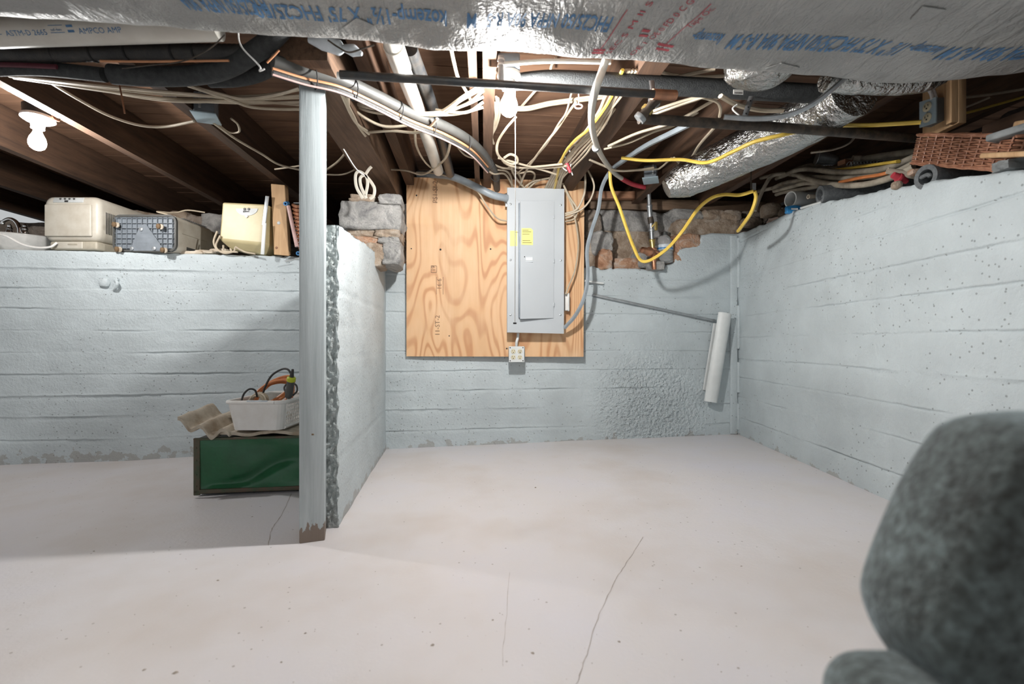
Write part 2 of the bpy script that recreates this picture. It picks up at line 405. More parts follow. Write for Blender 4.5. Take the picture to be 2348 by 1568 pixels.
def frame(x, y):                                   # rotation with columns x, y, x cross y
    x = Vector(x).normalized(); y = Vector(y); z = x.cross(y).normalized(); y = z.cross(x)
    return Matrix((x, y, z)).transposed()
RB = Matrix.Rotation(math.atan(BS), 3, 'Z')        # local x along the back wall, local -y into the room
def text_pts(body, size, bold=0.0):                          # glyph mesh of a line of text: verts (x, y), faces
    cu = bpy.data.curves.new('lettering', 'FONT'); cu.body = body; cu.size = size; cu.resolution_u = 2; cu.offset = bold*size
    o = bpy.data.objects.new('lettering', cu); COL.objects.link(o)
    me = bpy.data.meshes.new_from_object(o)
    vs = [tuple(v.co) for v in me.vertices]; fs = [tuple(p.vertices) for p in me.polygons]
    bpy.data.objects.remove(o); bpy.data.curves.remove(cu); bpy.data.meshes.remove(me); return vs, fs
def lettering(body, size, fn, name, mat, parent, label=None):
    vs, fs = text_pts(body, size); m = MB(); m.add([fn(v[0], v[1]) for v in vs], fs)
    return m.build(name, mat, parent, smooth=False, label=label)
# ================================================================ the setting
# floor, gently sloping, with a troweled unevenness
def fl():
    xs = np.linspace(-4.2, 1.75, 240); ys = np.linspace(-1.2, 3.5, 190); X, Y = np.meshgrid(xs, ys)
    Z = 0.018+0.0127*X+(fbm(X*2.2, Y*2.2, 3)-0.47)*0.012
    m = MB(); n = len(xs)
    m.add(np.stack([X.ravel(), Y.ravel(), Z.ravel()], 1).tolist(), [(j*n+i, j*n+i+1, (j+1)*n+i+1, (j+1)*n+i) for j in range(len(ys)-1) for i in range(n-1)])
    return m.build('floor', 'floor_paint', label='painted concrete floor, pinkish white and scuffed', kind='structure', auto=0)
floor = fl()
def fz(x, y): return float(0.018+0.0127*x+(fbm(np.array(x*2.2), np.array(y*2.2), 3)-0.47)*0.012)
def crack(pts, wd, seed):
    p = spline([PF(*a) for a in pts], 10); m = MB(); vs = []
    for i, q in enumerate(p):
        t = (p[min(i+1, len(p)-1)]-p[max(i-1, 0)]).normalized(); nrm = Vector((-t.y, t.x, 0))
        j = (float(vn(np.array(i*0.7), np.array(0.3), seed))-0.5)*0.005
        w_ = wd*(0.4+0.9*float(vn(np.array(i*0.9), np.array(2.0), seed)))
        c = q+nrm*j; c.z = fz(c.x, c.y)+0.0008
        vs += [c-nrm*w_, c+nrm*w_]
    m.add(vs, [(2*i, 2*i+1, 2*i+3, 2*i+2) for i in range(len(p)-1)])
    m.build('crack', 'debris', floor, smooth=False)
crack([(1475, 1232), (1440, 1285), (1410, 1335), (1370, 1420), (1345, 1500), (1322, 1568)], 0.0007, 1)
crack([(668, 1132), (645, 1180), (622, 1215), (615, 1250)], 0.001, 2)
crack([(1170, 1310), (1155, 1480), (1153, 1530)], 0.0004, 4)

# back wall of board-formed concrete; its top follows the ledge and the broken opening
TOP = [(-700, 560), (0, 570), (685, 588), (800, 597), (885, 603), (932, 601), (1340, 613), (1362, 609), (1378, 617), (1440, 613), (1495, 620), (1512, 612), (1545, 603), (1556, 572), (1604, 562), (1608, 537), (1650, 534), (1700, 535)]
TX = [BK(a, b).x for a, b in TOP]; TZ = [BK(a, b).z for a, b in TOP]
def wall(name, xy, top, s0, s1, ns, lines, seed, mat, thick, z0=-0.03, label=''):
    ss = np.linspace(s0, s1, ns); zs = []
    z = z0
    while z < 1.62:
        near = min(abs(z-l) for l in lines); zs.append(z); z += 0.004 if near < 0.014 else 0.014
    zs = np.array(zs); S, Z = np.meshgrid(ss, zs)
    T = np.array([top(a) for a in ss])+(vn(ss*40, ss*0, seed)-0.5)*0.008
    D = (fbm(S*3, Z*9, seed)-0.47)*0.012+(fbm(S*22, Z*30, seed+5, 3)-0.43)*0.006
    edges = [-9]+sorted(lines)+[9]
    for i in range(len(edges)-1):
        k = (Z >= edges[i]) & (Z < edges[i+1]); D[k] += (random.Random(seed*31+i).random()-0.5)*0.005
    for i, l in enumerate(lines):
        lw = l+(vn(S*1.3, S*0+i, seed)-0.5)*0.01+(vn(S*25, S*0+i, seed+2)-0.5)*0.004
        br = np.clip(vn(S*4, S*0+i*3, seed+9)*1.6-0.25, 0, 1)
        D -= br*0.008*np.exp(-((Z-lw)/0.0035)**2); D += br*0.003*np.exp(-((Z-lw-0.008)/0.006)**2)
    Zc = np.minimum(Z, T[None, :])
    over = Z > T[None, :]
    back = np.where(over, np.minimum((Z-T[None, :])*3.0, thick), -D)   # beyond the top edge the sheet turns back into a ledge
    m = MB(); n = len(ss)
    vs = [xy(s, b)+(zc,) for s, b, zc in zip(S.ravel(), back.ravel(), Zc.ravel())]
    m.add(vs, [(j*n+i, j*n+i+1, (j+1)*n+i+1, (j+1)*n+i) for j in range(len(zs)-1) for i in range(n-1)])
    return m.build(name, mat, kind='structure', auto=0, label=label)
nb = Vector((-BS, 1, 0)).normalized()              # into the back wall
LB = [0.115, 0.245, 0.365, 0.487, 0.61, 0.735, 0.855, 0.97, 1.085, 1.3]
wall_back = wall('wall_back', lambda s, b: (s+nb.x*b, B0+BS*s+nb.y*b), lambda s: float(np.interp(s, TX, TZ)), -4.2, 1.60, 420, LB, 11, 'wall_paint', 0.75,
                 label='grey-blue painted board-formed concrete back wall')
RTOP = [(1690, 535), (1705, 531), (1770, 506), (1805, 488), (1880, 466), (1960, 450), (2040, 431), (2110, 420), (2200, 407), (2280, 396), (2348, 388), (2700, 340)]
RY = [RW(a, b).y for a, b in RTOP][::-1]; RZ = [RW(a, b).z for a, b in RTOP][::-1]
nr = Vector((1, -RS, 0)).normalized()
LR = [0.16, 0.30, 0.425, 0.555, 0.70, 0.84, 0.965, 1.10, 1.21, 1.35]
wall_right = wall('wall_right', lambda s, b: (R0+RS*s+nr.x*b, s+nr.y*b), lambda s: float(np.interp(s, RY, RZ)), 3.30, -1.2, 330, LR, 23, 'wall_paint', 0.7,
                  label='grey-blue painted concrete wall at right with pitted boards')
# partition stub of concrete beside the post
def stub():
    m = MB(); T = 0.112
    us = np.linspace(1.692, 3.06, 90); zs = np.linspace(-0.03, 1.2, 90)
    tz = lambda y: np.interp(y, [1.709, 1.80, 2.16, 2.6, 3.0], [1.085, 1.092, 1.124, 1.15, 1.165])
    def side(y, z):
        d = (float(fbm(np.array(y*5.0), np.array(z*9.0), 41))-0.47)*0.014
        for l in LB: d -= 0.004*math.exp(-((z-l)/0.005)**2)
        return (stub_x(y)+d, y, min(z, float(tz(y))+0.006*float(vn(np.array(y*30), np.array(1.0), 5))))
    m.grid(side, us, zs)
    ax = Vector((-0.126, 1, 0)).normalized(); px_ = Vector((-ax.y, ax.x, 0))
    # top, left side and back, one sheet
    def shell(y, k):
        x = stub_x(y)+px_.x*T*min(k, 1); z = float(tz(y)) if k <= 1 else float(tz(y))*(2-k)-0.03*(k-1)
        return (x, y+px_.y*T*min(k, 1), z)
    m.grid(shell, us[::-1], [0, 0.5, 1, 1.5, 2])
    o = m.build('wall_partition', 'wall_paint', kind='structure', auto=0, label='short grey painted concrete partition jutting out behind the post')
    e = MB()
    def end(k, z):
        r = (float(fbm(np.array(k*12.0+3), np.array(z*95.0), 77, 4))-0.47)*0.022
        x = -0.625+px_.x*T*k; y = 1.709+px_.y*T*k-r-0.014
        return (x+0.004*math.sin(z*60)*(k < 0.1), y, min(z, 1.086))
    e.grid(end, np.linspace(1.0, -0.045, 36), np.linspace(-0.03, 1.09, 170))
    e.build('rough_end', 'stub_end', o, auto=0)
stub()
# narrow strip in the corner of back and right wall
m = MB(); m.rbox((BK(1681, 784).x, BK(1681, 784).y-0.004, 0.72), (0.05, 0.03, 1.36), 0.008); m.build('trim_1', 'wall_paint', kind='structure', label='narrow painted strip down the corner between the walls')
for i, (a, b) in enumerate(((545, 660), (700, 800), (830, 900), (925, 985))):
    q = RW(1694, (a+b)/2); m = MB(); m.rbox((q.x-0.005, q.y, q.z), (0.018, 0.03, (b-a)*q.y/F), 0.006); m.build('paint_ridge', 'wall_paint', wall_right)

# ---------------------------------------------------------------- ceiling: subfloor boards, joists, beam, sills
JB = 0.964                                          # joist undersides above the lens
SUB = CH+JB+0.195
ceiling = empty('ceiling', (0, 1.5, SUB), 'open timber ceiling of dark joists and subfloor boards', kind='structure')
bm_ = None; y = -0.9; i = 0
while y < 5.7:
    wdt = 0.118+0.012*random.random()
    m = MB(); z = SUB+0.010+random.uniform(0, 0.003)
    yo = lambda x: y+wdt/2+BS*0.9*x
    a, b = -4.3, 2.6
    m.hexa([(a, yo(a)-wdt/2+.002, z), (b, yo(b)-wdt/2+.002, z), (b, yo(b)+wdt/2-.002, z), (a, yo(a)+wdt/2-.002, z)],
           [(a, yo(a)-wdt/2+.002, z+.02), (b, yo(b)-wdt/2+.002, z+.02), (b, yo(b)+wdt/2-.002, z+.02), (a, yo(a)+wdt/2-.002, z+.02)])
    m.build('board', 'board_wood', ceiling, smooth=False); y += wdt; i += 1
m = MB(); m.box((-0.85, 2.2, SUB+0.05), (7.2, 8.2, 0.02)); m.build('upper_floor', 'joist_wood', ceiling, smooth=False)
def joist(x_at, slope, w_, y0=-0.6, y1=5.6, bot=JB, mat='joist_wood', name='joist', top=None):
    zb = CH+bot; zt = SUB+0.008 if top is None else top; m = MB(); vs = []
    k = 14
    def ln(y, dx, z, s): 
        wob = (float(vn(np.array(y*1.6), np.array(x_at*3+dx*7), 9))-0.5)*0.008
        return (x_at+slope*(y-2.3)+dx+wob, y, z+(wob*0.6 if z < SUB-0.05 else 0))
    ys_ = np.linspace(y0, y1, k)
    for yy in ys_: vs += [ln(yy, -w_/2, zb, 0), ln(yy, w_/2, zb, 1), ln(yy, w_/2, zt, 2), ln(yy, -w_/2, zt, 3)]
    fs = [(i*4+j, i*4+(j+1) % 4, (i+1)*4+(j+1) % 4, (i+1)*4+j) for i in range(k-1) for j in range(4)]
    fs += [(3, 2, 1, 0), tuple((k-1)*4+j for j in range(4))]
    m.add(vs, [f[::-1] for f in fs]); return m.build(name, mat, ceiling, smooth=False)
for x, s, w_ in ((-3.62, -0.07, .048), (-3.12, -0.07, .048), (-2.53, -0.075, .048), (-1.955, -0.08, .048), (-1.376, -0.06, .05),
                 (-0.575, -0.09, .05), (-0.115, -0.06, .048), (-0.175, -0.06, .03), (0.425, -0.115, .088), (0.93, -0.07, .048), (1.455, -0.09, .05), (1.98, -0.09, .05)):
    joist(x, s, w_)
beam = joist(-0.715, -0.085, 0.150, 1.47, 4.9, 0.872, 'beam_wood', 'beam', SUB-0.0)
# sill timbers on the masonry
def plank(a, b, hh, dd, mat, name, parent, label=None, cat=None):
    a = Vector(a); b = Vector(b); m = MB(); t = (b-a).normalized(); nn = Vector((-t.y, t.x, 0)).normalized()
    m.rbox((a+b)/2, ((b-a).length, dd, hh), 0.006, frame(t, nn), 2); return m.build(name, mat, parent, label=label, cat=cat)
plank(BK(1345, 470, -0.20), BK(1760, 478, -0.20), 0.075, 0.10, 'sill_wood', 'sill', ceiling)
plank(BK(1200, 446, -0.44), BK(1900, 452, -0.44), 0.19, 0.06, 'joist_wood', 'rim_board', ceiling)
plank(BK(1335, 449, -0.10), BK(1475, 449, -0.10), 0.05, 0.06, 'red_wood', 'red_block', ceiling)
# crossing boards right of the hanging outlet
plank(P(2230, 262, 2.25), P(2400, 200, 2.5), 0.03, 0.14, 'joist_wood', 'brace', ceiling)

# ---------------------------------------------------------------- rubble foundation
fnd = empty('wall_foundation', BK(1000, 600, -0.4), 'rubble stone foundation above the painted concrete', kind='structure')
def sheet(x0, x1, off, z0, z1, seed, mt='mortar'):
    m = MB()
    def fn(x, z): 
        d = (float(fbm(np.array(x*9), np.array(z*11), seed, 4))-0.47)*0.12
        return (x-nb.x*d, B0+off+BS*x-nb.y*d, z)
    m.grid(fn, np.linspace(x0, x1, int((x1-x0)/0.025)), np.linspace(z0, z1, int((z1-z0)/0.025)))
    m.build('mortar', mt, fnd, auto=0)
sheet(-4.2, 2.6, 2.2, 1.0, 1.9, 5, 'void_shade'); sheet(-4.2, -1.75, 0.72, 1.1, 1.50, 6, 'void_shade'); sheet(0.38, 1.75, 0.22, 1.05, 1.42, 7)  # the dark sheets close the crawl space, its shade painted into them
def st(px0, px1, py0, py1, off, dep, mat, seed, b=0.38, amp=0.055, depth=None):
    fn = (lambda x, y: P(x, y, depth)) if depth else (lambda x, y: BK(x, y, off))
    a = fn(px0, py1); c = fn(px1, py0); ce = (a+c)/2
    ce = ce+Vector((0, dep/2, 0)); m = MB()
    m.stone(ce, (abs(c.x-a.x), dep, abs(c.z-a.z)), seed, 9, b, amp, RB); m.build('stone', mat, fnd, auto=0)
# pier over the partition
D_ = 2.50
for a in ((768, 908, 458, 524, .34, 'stone_grey', 3, .22, .035), (794, 852, 444, 464, .2, 'stone_tan', 4), (862, 914, 443, 466, .2, 'stone_grey', 6, .25, .04),
          (785, 862, 518, 545, .3, 'stone_tan', 8, .3, .05), (850, 908, 520, 544, .3, 'stone_tan', 9, .3, .05), (800, 870, 540, 562, .28, 'stone_red', 10, .3, .05),
          (858, 908, 542, 558, .25, 'stone_grey', 12, .25), (866, 908, 552, 606, .3, 'stone_grey', 13, .35, .05), (815, 872, 556, 610, .25, 'stone_tan', 15)):
    st(a[0], a[1], a[2], a[3], 0, a[4], a[5], a[6], *(a[7:9] if len(a) > 7 else ()), depth=D_+(0.03 if a[2] > 515 else 0))
for a in ((900, 940, 465, 520, 'stone_grey', 31), (898, 940, 518, 550, 'stone_red', 32), (898, 940, 548, 605, 'mortar', 33), (892, 935, 590, 612, 'stone_red', 34)):
    st(a[0], a[1], a[2], a[3], -0.04, 0.2, a[4], a[5])
# opening right of the plywood
for a in ((1366, 1502, 482, 528, 'stone_grey', 41, -0.15), (1372, 1512, 524, 606, 'stone_tan', 42, -0.16), (1484, 1560, 486, 545, 'stone_grey', 43, -0.14), (1540, 1612, 478, 508, 'stone_grey', 44, -0.08),
          (1545, 1700, 502, 542, 'stone_tan', 45, -0.04), (1610, 1660, 480, 508, 'stone_tan', 46, -0.06), (1650, 1700, 482, 512, 'stone_tan', 47, -0.05), (1700, 1760, 484, 515, 'mortar', 48, -0.12),
          (1545, 1605, 536, 568, 'stone_red', 49, 0.0), (1352, 1402, 530, 585, 'stone_grey', 50, -0.02), (1366, 1402, 570, 618, 'stone_red', 51, -0.01), (1400, 1470, 592, 622, 'stone_red', 52, -0.06),
          (1458, 1502, 576, 615, 'stone_grey', 53, -0.04), (1486, 1512, 590, 620, 'stone_tan', 54, 0.0), (1540, 1562, 560, 606, 'stone_red', 55, -0.005), (1335, 1375, 480, 545, 'mortar', 56, -0.08), (1335, 1362, 545, 615, 'stone_tan', 57, -0.06)):
    st(a[0], a[1], a[2], a[3], a[6], 0.22, a[4], a[5])
# loose stones on the right ledge, lumps along the far left foundation
for a in ((1748, 1785, 468, 498, 'stone_tan', 61), (1700, 1745, 500, 522, 'soil', 62), (1790, 1830, 478, 496, 'soil', 63)):
    q = RW((a[0]+a[1])/2, (a[2]+a[3])/2, -0.10); s_ = q.y/F; m = MB()
    m.stone(q, ((a[1]-a[0])*s_, 0.09, (a[3]-a[2])*s_), a[5], 7, .6, .06); m.build('stone', a[4], fnd, auto=0)
for i in range(14):
    px = -40+i*45+random.uniform(-8, 8); py = random.uniform(500, 545)
    st(px, px+random.uniform(48, 70), py-22, py+24, -0.62, 0.2, random.choice(('stone_grey', 'stone_tan', 'mortar')), 70+i)
# soil on the ledges
def soil(name, fn, us, vs_):
    m = MB(); m.grid(fn, us, vs_); m.build('soil', 'soil', fnd, auto=0)
soil('soil', lambda x, k: (x-BS*k, B0+0.06+BS*x+k, 1.183+0.02*k+(float(fbm(np.array(x*8), np.array(k*9), 3))-.47)*0.05*min(1, k*6)-(0.03 if x > -0.9 else 0)), np.linspace(-4.2, 2.6, 150), np.linspace(0, 2.3, 50))
soil('soil', lambda y, k: (R0+RS*y+0.04+k, y, float(np.interp(y, RY, RZ))-0.012+(float(fbm(np.array(y*8), np.array(k*9), 4))-.47)*0.06*min(1, k*5)), np.linspace(3.5, 0.2, 110), np.linspace(0, 0.75, 26))
# far side of the crawl space beyond the right ledge, deep shade put into its colour
m = MB(); m.grid(lambda y, z: (2.55+(float(fbm(np.array(y*7), np.array(z*9), 8))-.47)*0.12, y, z), np.linspace(3.9, -1.3, 120), np.linspace(0.9, 1.95, 30)); m.build('mortar', 'void_shade', fnd, auto=0)
# ================================================================ lamps
def lamp(name, label, base, tilt, L, r_plate, string=None, group='bare bulb lampholders'):
    base = Vector(base); ax = Vector(tilt).normalized()      # ax points from the base to the bulb tip
    t = empty(name, base, label, 'lamp', group)
    m = MB(); m.lathe(base, [(r_plate, 0), (r_plate, 0.010), (r_plate*0.8, 0.018), (r_plate*0.50, 0.028), (0.024, 0.034), (0.023, 0.052), (0.019, 0.054)], ax, 28); m.build('lampholder', 'porcelain', t)
    prof = [(0.0135, 0.050), (0.0145, 0.066), (0.019, 0.078), (0.026, 0.092), (0.0295, 0.108), (0.029, 0.122), (0.024, 0.135), (0.014, 0.143), (0.0, 0.146)]
    m = MB(); m.lathe(base, prof, ax, 20); b = m.build('bulb', 'bulb_'+name, t)
    return t
def bulbmat(nm, s, c):
    m, nt, b = nodes('bulb_'+nm)
    b.inputs['Base Color'].default_value = (0.9, 0.9, 0.9, 1); b.inputs['Emission Color'].default_value = (*c, 1); b.inputs['Emission Strength'].default_value = s
for nm, s in (('pull_lamp', BULB_CENTRE), ('joist_lamp', BULB_LEFT), ('added_fill_lamp', BULB_FILL)): bulbmat(nm, s, (1.0, 0.985, 0.97))
BC = P(1167, 248, 1.64)
lc = lamp('pull_lamp', 'bare lit bulb with pull string hanging above the electrical panel', BC+Vector((0, 0, 0.118)), (0.0, 0, -1), 0, 0.040)
m = MB(); q = P(1181, 213, 1.64); m.tube([q+Vector((0, 0.005, 0.01)), q, P(1182, 400, 1.642), P(1180.5, 738, 1.64)], 0.0016, 6, 3); s_ = m.build('pull_string', 'white_plastic', lc)
m = MB(); m.rbox(P(1180.5, 741, 1.64), (0.012, 0.006, 0.006), 0.002); m.build('knot', 'dark_slot', s_)
m = MB(); m.rbox(BC+Vector((0, 0, 0.145)), (0.075, 0.075, 0.05), 0.006); m.build('ceiling_box', 'box_steel', lc)
m = MB(); m.box(BC+Vector((-0.045, 0, 0.20)), (0.03, 0.04, 0.14)); m.build('hanger', 'joist_wood', lc, smooth=False)
BL = P(90, 328, 2.05)
ll = lamp('joist_lamp', 'bare lit bulb in a white lampholder under the left joists', BL+Vector((-0.005, 0.0, 0.112)), (0.03, -0.06, -1), 0, 0.058)
m = MB(); m.lathe(BL+Vector((-0.005, 0, 0.112)), [(0.05, 0.0), (0.052, 0.045), (0.03, 0.05)], (0, 0, 1), 20); m.build('ceiling_box', 'black_iron', ll)
m = MB(); m.tube([BL+Vector((0.05, 0, 0.13)), BL+Vector((0.07, 0.0, 0.10)), BL+Vector((0.078, 0.01, 0.10))], 0.004, 6); m.build('pull_chain', 'copper', ll)
lr = lamp('added_fill_lamp', 'unseen bare bulb added behind the camera for fill light', (-0.5, -0.75, 1.62), (0, 0, -1), 0, 0.052)  # added bulb, out of view behind the camera, brightens the room
# ================================================================ plywood, electrical panel, outlets on the back wall
def slab(m, x0, x1, y0, y1, off, th, offr=None):          # pixel rectangle on the back wall, th thick
    offr = off if offr is None else offr
    f = [BK(x0, y1, off), BK(x1, y1, offr), BK(x1, y0, offr), BK(x0, y0, off)]
    return m.hexa([p+nb*th for p in f], f)
def screw(parent, p, r=0.006, mat='galv', d=None):
    m = MB(); d = -nb if d is None else d; m.lathe(p, [(r, -0.001), (r, 0.0015), (r*0.6, 0.003), (0, 0.0032)], d, 10); o = m.build('screw', mat, parent)
ply = empty('plywood_board', BK(1135, 817, 0.04), 'tan plywood backing board with swirling grain behind the electrical panel', 'board')
m = MB(); f = [BK(932, 817, .035), BK(1338, 818, .07), BK(1340, 415, .07), BK(932, 406, .035)]
m.hexa([p+nb*0.019 for p in f], f); sheet_o = m.build('sheet', 'plywood', ply, smooth=False)
for a in (945, 1298):
    m = MB(); slab(m, a, a+30, 420, 806, 0.015 if a < 1000 else 0.05, 0.03 if a < 1000 else 0.06); m.build('batten', 'red_wood', ply, smooth=False)
def plyf(cx, cy, sc, rot):                                 # lettering on the plywood, rotated in its plane
    off = .035+.035*(cx-932)/406+0.0008; o = BK(cx, cy, off); ux = Vector((1, BS-0.03, 0)).normalized(); uz = Vector((0, 0, 1))
    c, s = math.cos(rot), math.sin(rot)
    return lambda x, y: o+ux*((x*c-y*s)*sc)+uz*((x*s+y*c)*sc)
def plyrect(x0, x1, y0, y1):
    off = .035+.035*(x0-932)/406+0.0006; a, b = BK(x0, y1, off), BK(x1, y0, off)
    m = MB(); m.box((a+b)/2, (max(.0012, abs(b.x-a.x)), 0.0006, max(.0012, abs(b.z-a.z))), RB); return m
R90 = math.pi/2
for body, x, y, s in (('PS1-SI-2', 1003, 466, 0.042), ('19', 998, 622, 0.034), ('16-6', 1012, 664, 0.038), ('11-ST-2', 1008, 770, 0.040)):
    lettering(body, 1.0, plyf(x, y, s, R90), 'lettering', 'ink_dark', ply)
for r in ((988, 989, 610, 624), (1001, 1002, 610, 624), (988, 1002, 609, 610), (988, 1002, 624, 625), (1000, 1001, 635, 675), (1015.5, 1016.5, 635, 675), (1000, 1001, 420, 466)):
    plyrect(*r).build('stamp_line', 'ink_dark', ply, smooth=False)
for x, y, s in ((955, 448, 4), (943, 570, 3), (1125, 571, 4), (1030, 770, 3), (1162, 799, 4), (1010, 572, 5)):
    screw(ply, BK(x, y, .036+.035*(x-932)/406), s*0.0012, 'dark_slot')

pan = empty('electrical_panel', BK(1228, 763, .1), 'tall grey electrical panel with door ajar mounted on plywood', 'electrical panel')
m = MB(); slab(m, 1166, 1290, 433, 762, 0.148, 0.085); m.build('enclosure', 'panel_grey', pan, smooth=False)
m = MB()
f = [BK(1163, 762, .152), BK(1293, 765, .152), BK(1294, 433, .152), BK(1163, 430, .152)]
m.hexa([p+nb*0.010 for p in f], f); m.build('cover', 'panel_grey', pan, smooth=False)
door = MB(); fd = [BK(1193, 731, .185), BK(1269, 729, .158), BK(1271, 462, .158), BK(1193, 462, .185)]
door.hexa([p+nb*0.010 for p in fd], fd); door = door.build('door', 'panel_grey', pan, smooth=False)
for (x0, x1, y0, y1) in ((1186, 1189.5, 458, 734), (1272, 1275, 458, 734), (1186, 1275, 456, 459), (1186, 1275, 733, 736)):
    m = MB(); slab(m, x0, x1, y0, y1, 0.1535, 0.002); m.build('door_frame', 'panel_grey', pan, smooth=False)
m = MB(); slab(m, 1189.6, 1192.6, 465, 728, 0.172, 0.02); m.build('door_edge', 'box_steel', pan, smooth=False)
m = MB(); slab(m, 1199, 1222, 586, 601, 0.181, 0.006); la = m.build('latch', 'panel_grey', door, smooth=False)
m = MB(); slab(m, 1206, 1221, 590, 597, 0.184, 0.004); m.build('latch_slide', 'trim_white', door, smooth=False)
m = MB(); slab(m, 1199.5, 1204, 587.5, 590, 0.182, 0.002); m.build('latch_slot', 'dark_slot', door, smooth=False)
for yy in (497, 598, 698):
    m = MB(); m.tube([BK(1270, yy-4, .160), BK(1270, yy+4, .160)], 0.004, 8, 1); m.build('hinge', 'panel_grey', door)
m = MB(); f = [BK(1195.5, 561, .1856), BK(1222, 562, .1764), BK(1222, 528, .1764), BK(1217, 523, .1779), BK(1196, 523, .1854)]
m.prism(f, -nb*0.0008); lb = m.build('label_sticker', 'label_yellow', door, smooth=False)
for k in range(5):
    yy = (527, 531, 536, 551, 556)[k]; m = MB()
    f = [BK(1198, yy+1, .1868), BK((1212, 1218, 1214, 1216, 1219)[k], yy+1, .180), BK((1212, 1218, 1214, 1216, 1219)[k], yy, .180), BK(1198, yy, .1868)]
    m.prism(f, -nb*0.0006); m.build('print_line', 'ink_dark', lb, smooth=False)
m = MB(); slab(m, 1169.5, 1193, 529, 564, 0.1532, 0.001); lb2 = m.build('label_sticker', 'label_yellow', pan, smooth=False)
m = MB(); slab(m, 1182, 1188, 532, 533, 0.1538, 0.0006); m.build('print_line', 'ink_dark', lb2, smooth=False)
for x, y in ((1170.5, 468), (1286, 470), (1170.5, 596), (1286, 597), (1170.5, 722), (1285, 722)): screw(pan, BK(x, y, .1525), .0065)
m = MB(); q = BK(1161, 455, .11); m.lathe(q+Vector((0.004, 0, 0)), [(0.033, 0), (0.033, 0.006), (0.030, 0.007), (0.030, 0.014)], (-1, -BS, 0), 16); m.build('conduit_connector', 'galv', pan)
m = MB(); q = BK(1164, 470, .12); m.rbox(q+Vector((-0.006, 0, 0)), (0.018, 0.012, 0.024), 0.003); m.build('ground_lug', 'galv', pan)

def receptacle(par, c, nrm, up, r=0.0165, mat='ivory'):
    nrm = Vector(nrm).normalized(); up = Vector(up).normalized(); rt = up.cross(nrm)
    m = MB(); m.lathe(c, [(r, -0.004), (r, 0.002), (r*0.93, 0.003)], nrm, 18); o = m.build('receptacle', mat, par)
    R = frame(rt, up)
    for dx, hh in ((-0.0062, .0085), (0.0062, .007)):
        m = MB(); m.box(c+rt*dx+up*0.004+nrm*0.0032, (0.0022, hh, 0.0008), R); m.build('slot', 'dark_slot', o, smooth=False)
    m = MB(); m.lathe(c-up*0.0065+nrm*0.0028, [(0.003, 0), (0.003, 0.0009)], nrm, 10); m.build('slot', 'dark_slot', o)
    return o
ob = empty('outlet_box', BK(1185, 830, .09), 'small grey box with four white sockets below the electrical panel', 'outlet')
m = MB(); q = BK(1184.5, 812, .085); m.rbox(q, (0.098, 0.055, 0.098), 0.008, RB); m.build('box', 'galv', ob)
m = MB(); slab(m, 1167, 1202, 794, 830, 0.118, 0.004); m.build('cover_plate', 'trim_white', ob, smooth=False)
for dx in (-7.6, 7.6):
    for y in (805.5, 819): receptacle(ob, BK(1184.5+dx, y, .1185), -nb, (0, 0, 1), 0.0145)
for x in (1170, 1199):
    for y in (797, 827): screw(ob, BK(x, y, .1185), 0.0035, 'dark_slot')
m = MB(); m.tube([BK(1188, 764, .09), BK(1187, 775, .095), BK(1184.5, 784, .10), BK(1184, 796, .09)], 0.0085, 10); m.build('conduit', 'trim_white', ob)
dv = empty('side_device', BK(1299, 712, .1), 'slim white plastic unit fixed to the right side of the electrical panel', 'device')
m = MB(); q = BK(1299, 693, .09); m.rbox(q, (0.028, 0.05, 0.108), 0.004, RB); m.build('housing', 'white_plastic', dv)
m = MB(); q = BK(1303, 693, .105); m.rbox(q, (0.006, 0.03, 0.115), 0.002, RB); m.build('flange', 'trim_white', dv)

# ================================================================ support post
PX = (-0.7005, -0.615); PY = 1.567
po = empty('support_post', (-0.657, PY+.045, floor_z(-.657)), 'grey painted square timber post with rotted foot supporting the beam', 'post')
m = MB(); zt = CH+0.871
th_ = 0.33; c_, s_ = math.cos(th_), math.sin(th_); FL = Vector((-0.700, 1.563, 0))
m.rbox((FL.x+.0395*c_-.059*s_, FL.y+.0395*s_+.059*c_, zt/2+.002), (0.079, 0.118, zt-0.008), 0.004, Matrix.Rotation(th_, 3, 'Z'), 2); m.build('shaft', 'post_paint', po)
m = MB(); q = P(717, 996, PY+0.002); m.rbox(q, (0.007, 0.004, 0.005), .001); m.build('nail_hole', 'leaf_brown', po)

# ================================================================ metal bar, short bar and curved trim at the right of the back wall
m = MB(); a, b = BK(1358, 676, .010), BK(1640, 736, .014)
t = (b-a).normalized(); m.rbox((a+b)/2, ((b-a).length, .028, .016), .003, frame(t, Vector((-t.y, t.x, 0)))); m.build('metal_bar', 'galv', label='long thin metal bar sloping down across the back wall', cat='bar')
m = MB(); a, b = BK(1338, 644, .03), BK(1383, 650, .012)
t = (b-a).normalized(); m.rbox((a+b)/2, ((b-a).length, .022, .012), .003, frame(t, Vector((-t.y, t.x, 0)))); m.build('metal_rod', 'trim_white', label='short painted metal stub poking out right of the plywood', cat='bar')
tr = empty('curved_trim', BK(1628, 925, .03), 'white curved gutter-like trim piece leaning on the back wall near the corner', 'trim piece')
a, b = BK(1662, 718, .055), BK(1629, 921, .045); ax = (a-b).normalized(); wv = Vector((1, BS, 0)); wv = (wv-ax*wv.dot(ax)).normalized(); nv = ax.cross(wv)
if nv.y > 0: nv = -nv
m = MB(); prof = [(math.cos(t_)*0.047, math.sin(t_)*0.034) for t_ in np.linspace(0.12, math.pi, 16)]; prof2 = [(x*0.90, y*0.86) for x, y in prof[::-1]]
pr = prof+prof2; vs = [(b+ax*(0.0)+wv*x+nv*y) for x, y in pr]; m.prism(vs, a-b); m.build('curved_face', 'trim_white', tr)
